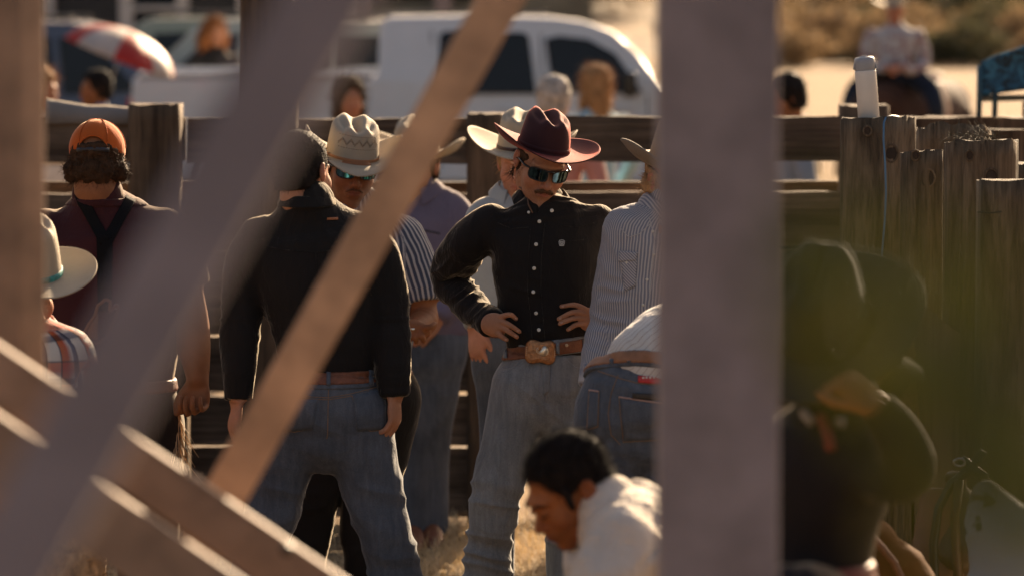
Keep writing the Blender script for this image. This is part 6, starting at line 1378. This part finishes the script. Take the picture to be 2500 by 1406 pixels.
def umbrella():
    D = 33.; c = W(318, 76, D); f = Fr(c, yaw=20, pitch=8, roll=20, sc=.92); r = empty('umbrella', W(318, 76, D), 'open red and white panelled umbrella tilted in front of the parked cars', 'umbrella'); ROOT[r.name] = Vector(r.location)
    red = m_plain('red_nylon', (.52, .035, .025), .5, trans=.35); wh = m_plain('white_nylon', (.62, .55, .50), .5, trans=.35); n, k = 48, 10; V = []; R_ = .55
    for i in range(k+1):
        t = i/k
        for j in range(n):
            a = 2*math.pi*j/n; sc_ = 1-.05*abs(math.sin(a*4)); x = R_*math.sin(t*1.35)/math.sin(1.35); V.append((x*sc_*math.cos(a), x*sc_*math.sin(a), -.27*(1-math.cos(t*1.35))/(1-math.cos(1.35))))
    F = [(i*n+j, i*n+(j+1) % n, (i+1)*n+(j+1) % n, (i+1)*n+j) for i in range(k) for j in range(n)]; o = mk('canopy', f(np.array(V)), F, red, r); o.data.materials.append(wh)
    o.data.polygons.foreach_set('material_index', np.array([((j+3)//6) % 2 for i in range(k) for j in range(n)], dtype=np.int32)); mm = o.modifiers.new('t', 'SOLIDIFY'); mm.thickness = .003
    tube('shaft', [f(0, 0, .04), f(0, 0, -.75)], .006, METAL, r); tube('handle', [f(0, 0, -.75), f(0, 0, -.84), f(.02, 0, -.88), f(.05, 0, -.87), f(.06, 0, -.84)], .012, BLK, r)
    for j in range(8): a = 2*math.pi*(j+.5)/8; tube('rib', [f(0, 0, -.005)]+[f(.55*math.sin(t*1.35)/math.sin(1.35)*math.cos(a)*.95, .55*math.sin(t*1.35)/math.sin(1.35)*math.sin(a)*.95, -.27*(1-math.cos(t*1.35))/(1-math.cos(1.35))-.006) for t in (.3, .6, 1)], .003, METAL, r, 5)

# ------------------------------------------------------------------ people behind the fence, the rider, the crouching man on the right
def crowd():
    pink = m_cloth('dusty_pink_shirt', (.42, .20, .17)); lb = m_cloth('light_blue_shirt', (.30, .46, .54)); dk = m_cloth('black_top', (.012, .011, .012)); nv = m_cloth('navy_top', (.035, .035, .06)); gy = m_cloth('blue_grey_shirt', (.20, .25, .33)); bl = m_cloth('bright_blue_shirt', (.08, .18, .34))
    far_person('person with short grey hair and dusty pink shirt seen above the burgundy hat', 1352, 246, 21, 165, HGREY, pink, skin=SK_C)
    far_person('woman with long blond hair and a light blue top beyond the fence', 1456, 212, 26, 200, HLT, lb, longhair=True, extra_hair=.8)
    far_person('woman with thick curly auburn hair and a black top at the upper left', 524, 80, 38, 30, m_hair('auburn_hair', (.22, .085, .03)), dk, longhair=True, pitch=5, extra_hair=1.4)
    far_person('person with dark hair and blue shirt sitting in the shade under the umbrella', 240, 218, 26, -60, HBLK, bl, skin=SK_B)
    far_person('person with sunlit fair hair at the far left beyond the fence', 95, 222, 24, 60, HLT, m_cloth('cream_shirt', (.5, .42, .34)), longhair=True, extra_hair=.7)
    far_person('person in a dark navy top standing beyond the fence by the pickup bed', 850, 245, 23, 20, HBRN, nv, skin=SK_A, longhair=True, extra_hair=.6)
    far_person('man with short dark hair and blue-grey shirt beyond the fence at right', 1925, 240, 21.5, -70, HBLK, gy, skin=SK_B, pitch=12)
    far_person('fair-haired child sitting low at the bottom left below the brown planks', 158, 1428, 10.0, 140, HLT, m_cloth('brown_child_shirt', (.10, .05, .03)), pose='sit', skin=SK_C, h=.010, group='men gathered in the pen')
def rider():
    D = 34.; o_ = W(2185, 100, D); f = Fr((o_[0], D, 0), yaw=-8, sc=1.0)
    pat, t, b = nodes('patterned_shirt'); n = noise_tex(t, 9, 3, dist=1); t.links.new(ramp(t, n, [(.42, (.24, .13, .13)), (.5, (.42, .41, .42))]), b.inputs['Base Color']); b.inputs['Roughness'].default_value = .8
    torso = [(0, 0, 1.44, .15, .11), (0, 0, 1.54, .155, .115), (0, 0, 1.66, .18, .12), (0, 0, 1.75, .19, .115), (0, 0, 1.80, .14, .09), (0, 0, 1.84, .065, .065)]
    arms = [[(k*.20, 0, 1.74, .065), (k*.245, .02, 1.6, .062), (k*.25, 0, 1.5, .055), (k*.15, -.2, 1.45, .045), (k*.07, -.32, 1.48, .04)] for k in (-1, 1)]
    pelvis = [(0, 0, 1.44, .15, .11), (0, 0, 1.40, .17, .13)]; legs = [[(k*.12, 0, 1.42, .1), (k*.30, -.16, 1.30, .09), (k*.37, -.26, 1.15, .075), (k*.38, -.16, .95, .065), (k*.38, -.10, .72, .06)] for k in (-1, 1)]
    hf = Fr(f(0, -.01, 1.955), yaw=-12, pitch=8, sc=.95)
    hands = sum([hand_prims(f(k*.07, -.32, 1.48), f.R@np.array((-k*.6, -.7, 0)), f.R@np.array((0, -.3, .9)), f.R@np.array((k*-.3, -.2, .6)), 1, 50) for k in (-1, 1)], [])
    o = person(f, 'rider in a white cowboy hat and patterned long-sleeved shirt sitting on a horse', hf, torso, arms, skin=SK_C, shirt_m=pat, pants_m=DENIM_D, pelvis=pelvis, legs=legs, extra_skin=hands, base=(f.o[0], f.o[1], 0), h=.013, hs=.010, torso_front=f.R@np.array((0, -1, 0)), fold=.008, seed=5, group='people beyond the fence')
    hat(Fr(hf(0, .015, .055), yaw=-12, pitch=2, sc=1.02), o['root'], STRAW, None, wside=.13, wfront=.10, curl=1.0)
    for k in (-1, 1): boot('boot', f(k*.38, -.10, .74), f.R@np.array((0, -1, 0)), LEATHER, o['root'], .02, ground=.64)
    # the horse stands angled, its rump to the right and behind
    g = Fr((f.o[0]+.18, D+.28, 0), yaw=-32, sc=.97); hm = m_plain('dark_bay_coat', (.045, .018, .010), .9, vary=.25, vs=3); r = empty('horse', (g.o[0], g.o[1], 0), 'dark bay horse under the rider beyond the fence, its back lit by the sun', 'horse')
    P = [g.Lm([(0, -.50, 1.10), (0, -.30, 1.10), (0, .1, 1.06), (0, .5, 1.09), (0, .78, 1.14)], [.20, .25, .29, .27, .20], [.27, .29, .30, .29, .24], front=(0, 0, 1), k=.06),
         g.Lm([(0, -.52, 1.18), (0, -.82, 1.22), (0, -1.06, 1.12), (0, -1.16, 1.02)], [.17, .12, .095, .09], [.22, .17, .13, .11], front=(0, 0, 1), k=.08), g.Lm([(0, -1.14, 1.05), (0, -1.28, .86), (0, -1.40, .62)], [.085, .075, .055], [.11, .085, .06], k=.05)]
    for k in (-1, 1):
        P += [g.Lm([(k*.14, -.48, 1.02), (k*.15, -.50, .78), (k*.15, -.50, .50), (k*.15, -.52, .26), (k*.15, -.54, .06)], [.10, .075, .05, .036, .045], k=.05), g.E((k*.15, -.57, .04), (.055, .07, .04), k=.02),
              g.Lm([(k*.15, .66, 1.02), (k*.16, .58, .80), (k*.16, .76, .54), (k*.16, .74, .28), (k*.16, .70, .07)], [.15, .11, .055, .038, .045], k=.05), g.E((k*.16, .66, .04), (.055, .07, .04), k=.02),
              g.Lm([(k*.06, -1.08, 1.12), (k*.08, -1.06, 1.22)], [.03, .008], k=.01)]
    V, Q = solid(P, .018); mk('body', V, Q, hm, r)
    V, Q = solid([g.Lm([(0, .98, 1.18), (0, 1.06, .95), (0, 1.04, .5)], [.05, .07, .03])], .014); mk('tail', V, Q, HBLK, r)
    V, Q = solid([g.Lm([(0, -.45, 1.44), (0, -.8, 1.40), (0, -1.08, 1.24)], [.02, .03, .02], [.05, .07, .05], front=(0, 0, 1))], .012); V = V+vnormals(V, Q)*((fbm(V*20)-.4)*.03)[:, None]; mk('mane', V, Q, HBLK, r)
    V, Q = solid([g.Lm([(0, -.22, 1.42), (0, .0, 1.36), (0, .22, 1.42)], [.20, .22, .21], [.05, .04, .06], front=(0, 0, 1), k=.03), g.Lm([(0, -.22, 1.46), (0, -.25, 1.54)], [.04, .03], k=.02)]+[g.Lm([(k*.24, 0, 1.36), (k*.33, 0, 1.10), (k*.34, -.05, .85)], [.13, .11, .05], [.03, .02, .02], front=(1, 0, 0), k=.03) for k in (-1, 1)], .014); mk('saddle', V, Q, LEATHER, r)
    tube('rein', [g(-.06, -1.36, .66), g(-.12, -.9, 1.1), g(0, -.34, 1.5)], .012, BLK, r); tube('rein', [g(.06, -1.36, .66), g(.12, -.9, 1.1), g(0, -.34, 1.5)], .012, BLK, r)
def camp_chair():
    D = 17.2; s = S(D); m, t, b = nodes('blue_print_fabric'); n = noise_tex(t, 16, 3, dist=1.5); t.links.new(ramp(t, n, [(.40, (.010, .022, .028)), (.5, (.015, .07, .12)), (.62, (.04, .16, .25))]), b.inputs['Base Color']); b.inputs['Roughness'].default_value = .75
    r = empty('camp_chair', W(2470, 285, D), 'blue patterned folding camp chair perched above the rails at the right edge', 'chair'); ROOT[r.name] = Vector(r.location)
    def sheet(name, quad, mat, nu=8, nv=8, sag=.02):
        a, b_, c, d = quad; V = []
        for j in range(nv+1):
            for i in range(nu+1): u, v = i/nu, j/nv; p = (a*(1-u)+b_*u)*(1-v)+(d*(1-u)+c*u)*v; V.append(p+np.array((0, sag*math.sin(u*math.pi)*math.sin(v*math.pi)+.006*vnoise(np.array([p*14]))[0], .008*vnoise(np.array([p*9+4]))[0])))
        F = [(j*(nu+1)+i, j*(nu+1)+i+1, (j+1)*(nu+1)+i+1, (j+1)*(nu+1)+i) for j in range(nv) for i in range(nu)]; o = mk(name, V, F, mat, r); mm = o.modifiers.new('t', 'SOLIDIFY'); mm.thickness = .006
    sheet('backrest', [W(2396, 152, D), W(2650, 58, D-.02), W(2660, 200, D), W(2386, 240, D)], m)
    sheet('seat', [W(2385, 236, D), W(2655, 232, D), W(2655, 244, D+.40), W(2385, 248, D+.40)], m, sag=0); sheet('arm_rest', [W(2386, 165, D+.02), W(2396, 160, D+.02), W(2400, 178, D+.4), W(2388, 182, D+.4)], m, sag=0)
    sheet('side_panel', [W(2386, 168, D+.02), W(2392, 178, D+.40), W(2392, 246, D+.40), W(2384, 242, D+.02)], m, sag=.0)
    fr_ = m_plain('teal_frame', (.03, .09, .12), .5)
    for (x0, x1, d) in ((2392, 2390, 0), (2432, 2428, .02), (2640, 2642, 0), (2600, 2602, .38)): tube('leg', [W(x0, 160, D+d), W(x1, 288, D+d)], .0125, fr_, r, 8)
    dk = empty('walkway', W(2500, 288, D), 'narrow raised plank walkway behind the rails at the right edge', 'walkway'); ROOT[dk.name] = Vector(dk.location)
    for j in range(4): y = D-.15+j*.2; z = W(2500, 288, D)[2]-.012; xa = W(2290, 0, D)[0]; V, F = plank_mesh((xa, y, z), (xa+1.4, y, z), .04, .185, j, up=(0, 0, 1)); mk('board', V, F, WOOD, dk, False)
    for xx in (.1, 1.2):
        for yy in (D-.1, D+.45): m_ = MB(); m_.box((xa+xx, yy, z/2-.03), (.09, .09, z-.04)); m_.build('post', WOODP, dk)
    # white cooler and cloth on the left
    cw = m_plain('white_plastic', (.6, .57, .52), .4)
    D = 19.; p = W(128, 388, D); r2 = empty('cooler', (p[0], p[1], 0), 'white cooler on a dark stand seen between the planks at the far left', 'cooler'); m_ = MB(); m_.box((p[0], p[1], p[2]-.10), (.22, .35, .17)); m_.build('box', cw, r2, bevel=.02); m_ = MB(); m_.box((p[0], p[1], p[2]), (.25, .38, .035)); m_.build('lid', cw, r2, bevel=.012); m_ = MB()
    for a in (-.09, .09):
        for b_ in (-.13, .13): m_.box((p[0]+a, p[1]+b_, (p[2]-.185)/2), (.03, .03, p[2]-.185))
    m_.build('stand', DARKIRON, r2)
    V = []; 
    for i in range(19):
        for j, (dy, dz) in enumerate(((-.045, -.05), (-.035, .006), (0, .022), (.04, .012), (.06, -.06))): x = W(110+12.5*i, 0, 16)[0]; V.append((x, 16+dy, 1.665+dz+.02*vnoise(np.array([[x*9., dy*9, 2.]]))[0]+.03*max(0, 1-i/9.)*(j in (1, 2, 3))))
    F = [(i*5+j, (i+1)*5+j, (i+1)*5+j+1, i*5+j+1) for i in range(18) for j in range(4)]; o = mk('cloth', V, F, m_cloth('pale_cloth', (.24, .21, .19)), None, True, W(220, 280, 16)); mm = o.modifiers.new('t', 'SOLIDIFY'); mm.thickness = .006; tag(o, 'pale crumpled cloth lying over the top plank at the left', 'cloth')
def man_black_hat():
    D = 7.4
    hf = Fr(W(2035, 868, D), yaw=-30, pitch=46, roll=0, sc=1.0)
    torso = [(1965, 1420, .05, .12, .12), (1968, 1330, .05, .125, .125), (1985, 1220, .03, .135, .13), (2010, 1120, .0, .15, .125), (2030, 1060, .0, .14, .105), (2040, 1010, 0, .095, .085), (2045, 965, 0, .066, .068)]
    aN = [(2050, 1085, -.05, .058), (2120, 1135, -.12, .055), (2185, 1155, -.20, .051), (2208, 1125, -.25, .048), (2175, 1050, -.28, .044), (2135, 995, -.29, .037)]
    aF = [(2000, 1080, .16, .07), (1970, 1130, .16, .062), (1950, 1200, .1, .06), (1950, 1350, .0, .048), (1960, 1420, -.05, .04)]
    pelvis = [(1965, 1390, .05, .12, .12), (1965, 1470, .05, .15, .14), (1965, 1510, .05, .14, .12)]
    legs = [[(1980, 1490, -.1, .09), (1950, 1500, -.18, .09), (1900, 1500, -.2, .075), (1950, 1720, -.1, .065), (1970, 2100, -.05, .062), (1975, 2250, -.05, .07)], [(1985, 1490, .18, .09), (1970, 1520, .24, .085), (1940, 1520, .25, .075), (2000, 1740, .2, .065), (2030, 2100, .2, .062), (2035, 2250, .2, .07)]]
    o = person(D, 'crouching man in a black hat and dark shirt with red and white straps', hf, torso, [aN, aF], skin=SK_B, shirt_m=m_cloth('charcoal_shirt', (.010, .009, .011), sheen=.1), pants_m=m_cloth('dark_trousers', (.015, .014, .018)), pelvis=pelvis, legs=legs, torso_front=(-1, -.4, 0),
               extra_skin=hand_prims(W(2135, 995, D-.29), np.array((-.75, .1, .65)), np.array((.5, -.6, .6)), np.array((-.3, -.9, 0)), .88, 70)+hand_prims(W(1960, 1420, D-.05), np.array((.5, 0, -1)), np.array((-1, -.6, 0)), np.array((0, -1, 1))), h=.008, hs=.0055, seed=101, base=W(2050, 2290, D), fold=.007, neck=(.06, .066))
    r, sh = o['root'], o['shirt']; fm = m_plain('black_felt', (.008, .008, .006), .85, vary=.2, vs=15); fm.node_tree.nodes['Principled BSDF'].inputs['Sheen Weight'].default_value = .1
    hat(Fr(W(2008, 790, D-.02), yaw=-22, pitch=40, roll=6, sc=1.04), r, fm, fm, wside=.11, wfront=.10, curl=.8, H=.13, front_dip=.05)
    hair(hf, r, HBLK, [plane(hf(0, -.03, 0), hf.R@np.array((0, -1, -.25)), k=.01), plane(hf(0, .02, -.07), hf.R@np.array((0, 0, -1)), k=.01)], h=.008, nstr=200)
    rd = m_plain('red_webbing', (.16, .025, .012), .8); ww = m_plain('white_webbing', (.25, .22, .2), .8)
    for L, m_ in (([(2005, 1020), (2020, 1060), (2030, 1100)], rd), ([(2040, 1035), (2062, 1038)], ww), ([(1965, 1010), (1985, 1035)], ww)):
        x = seam('strap', [sh], L, .011, m_, r, 5, .004, 8)
    ring_band('belt', [o['pelvis'], o['torso']], W(1965, 1395, D+.05), (0, 0, 1), .022, .012, m_plain('red_belt', (.16, .03, .02)), r, .008)
    collar(Fr(hf(0, .050, -.145), R=rotm(-40, 22, 0)), r, o['shirt'].data.materials[0], .072, .076, .04, .07, 26)
    for xx, dd in ((1975, -.05), (2035, .2)): boot('boot', W(xx, 2220, D+dd), (-1, -.3), LEATHER, r, .012)

# ------------------------------------------------------------------ build everything
def rename():
    pass
BUILD = [ground, backdrop, fence, stockade, leaning_board, foreground, vehicles, umbrella, camp_chair, hero, man_black_back, man_straw_shades, man_lavender, man_behind_hero, man_cap, man_striped_right, man_bending, man_crouching, boy_plaid, man_black_hat, gear, rider, crowd, label_trees]
import os, time
for fn in BUILD:
    fn()
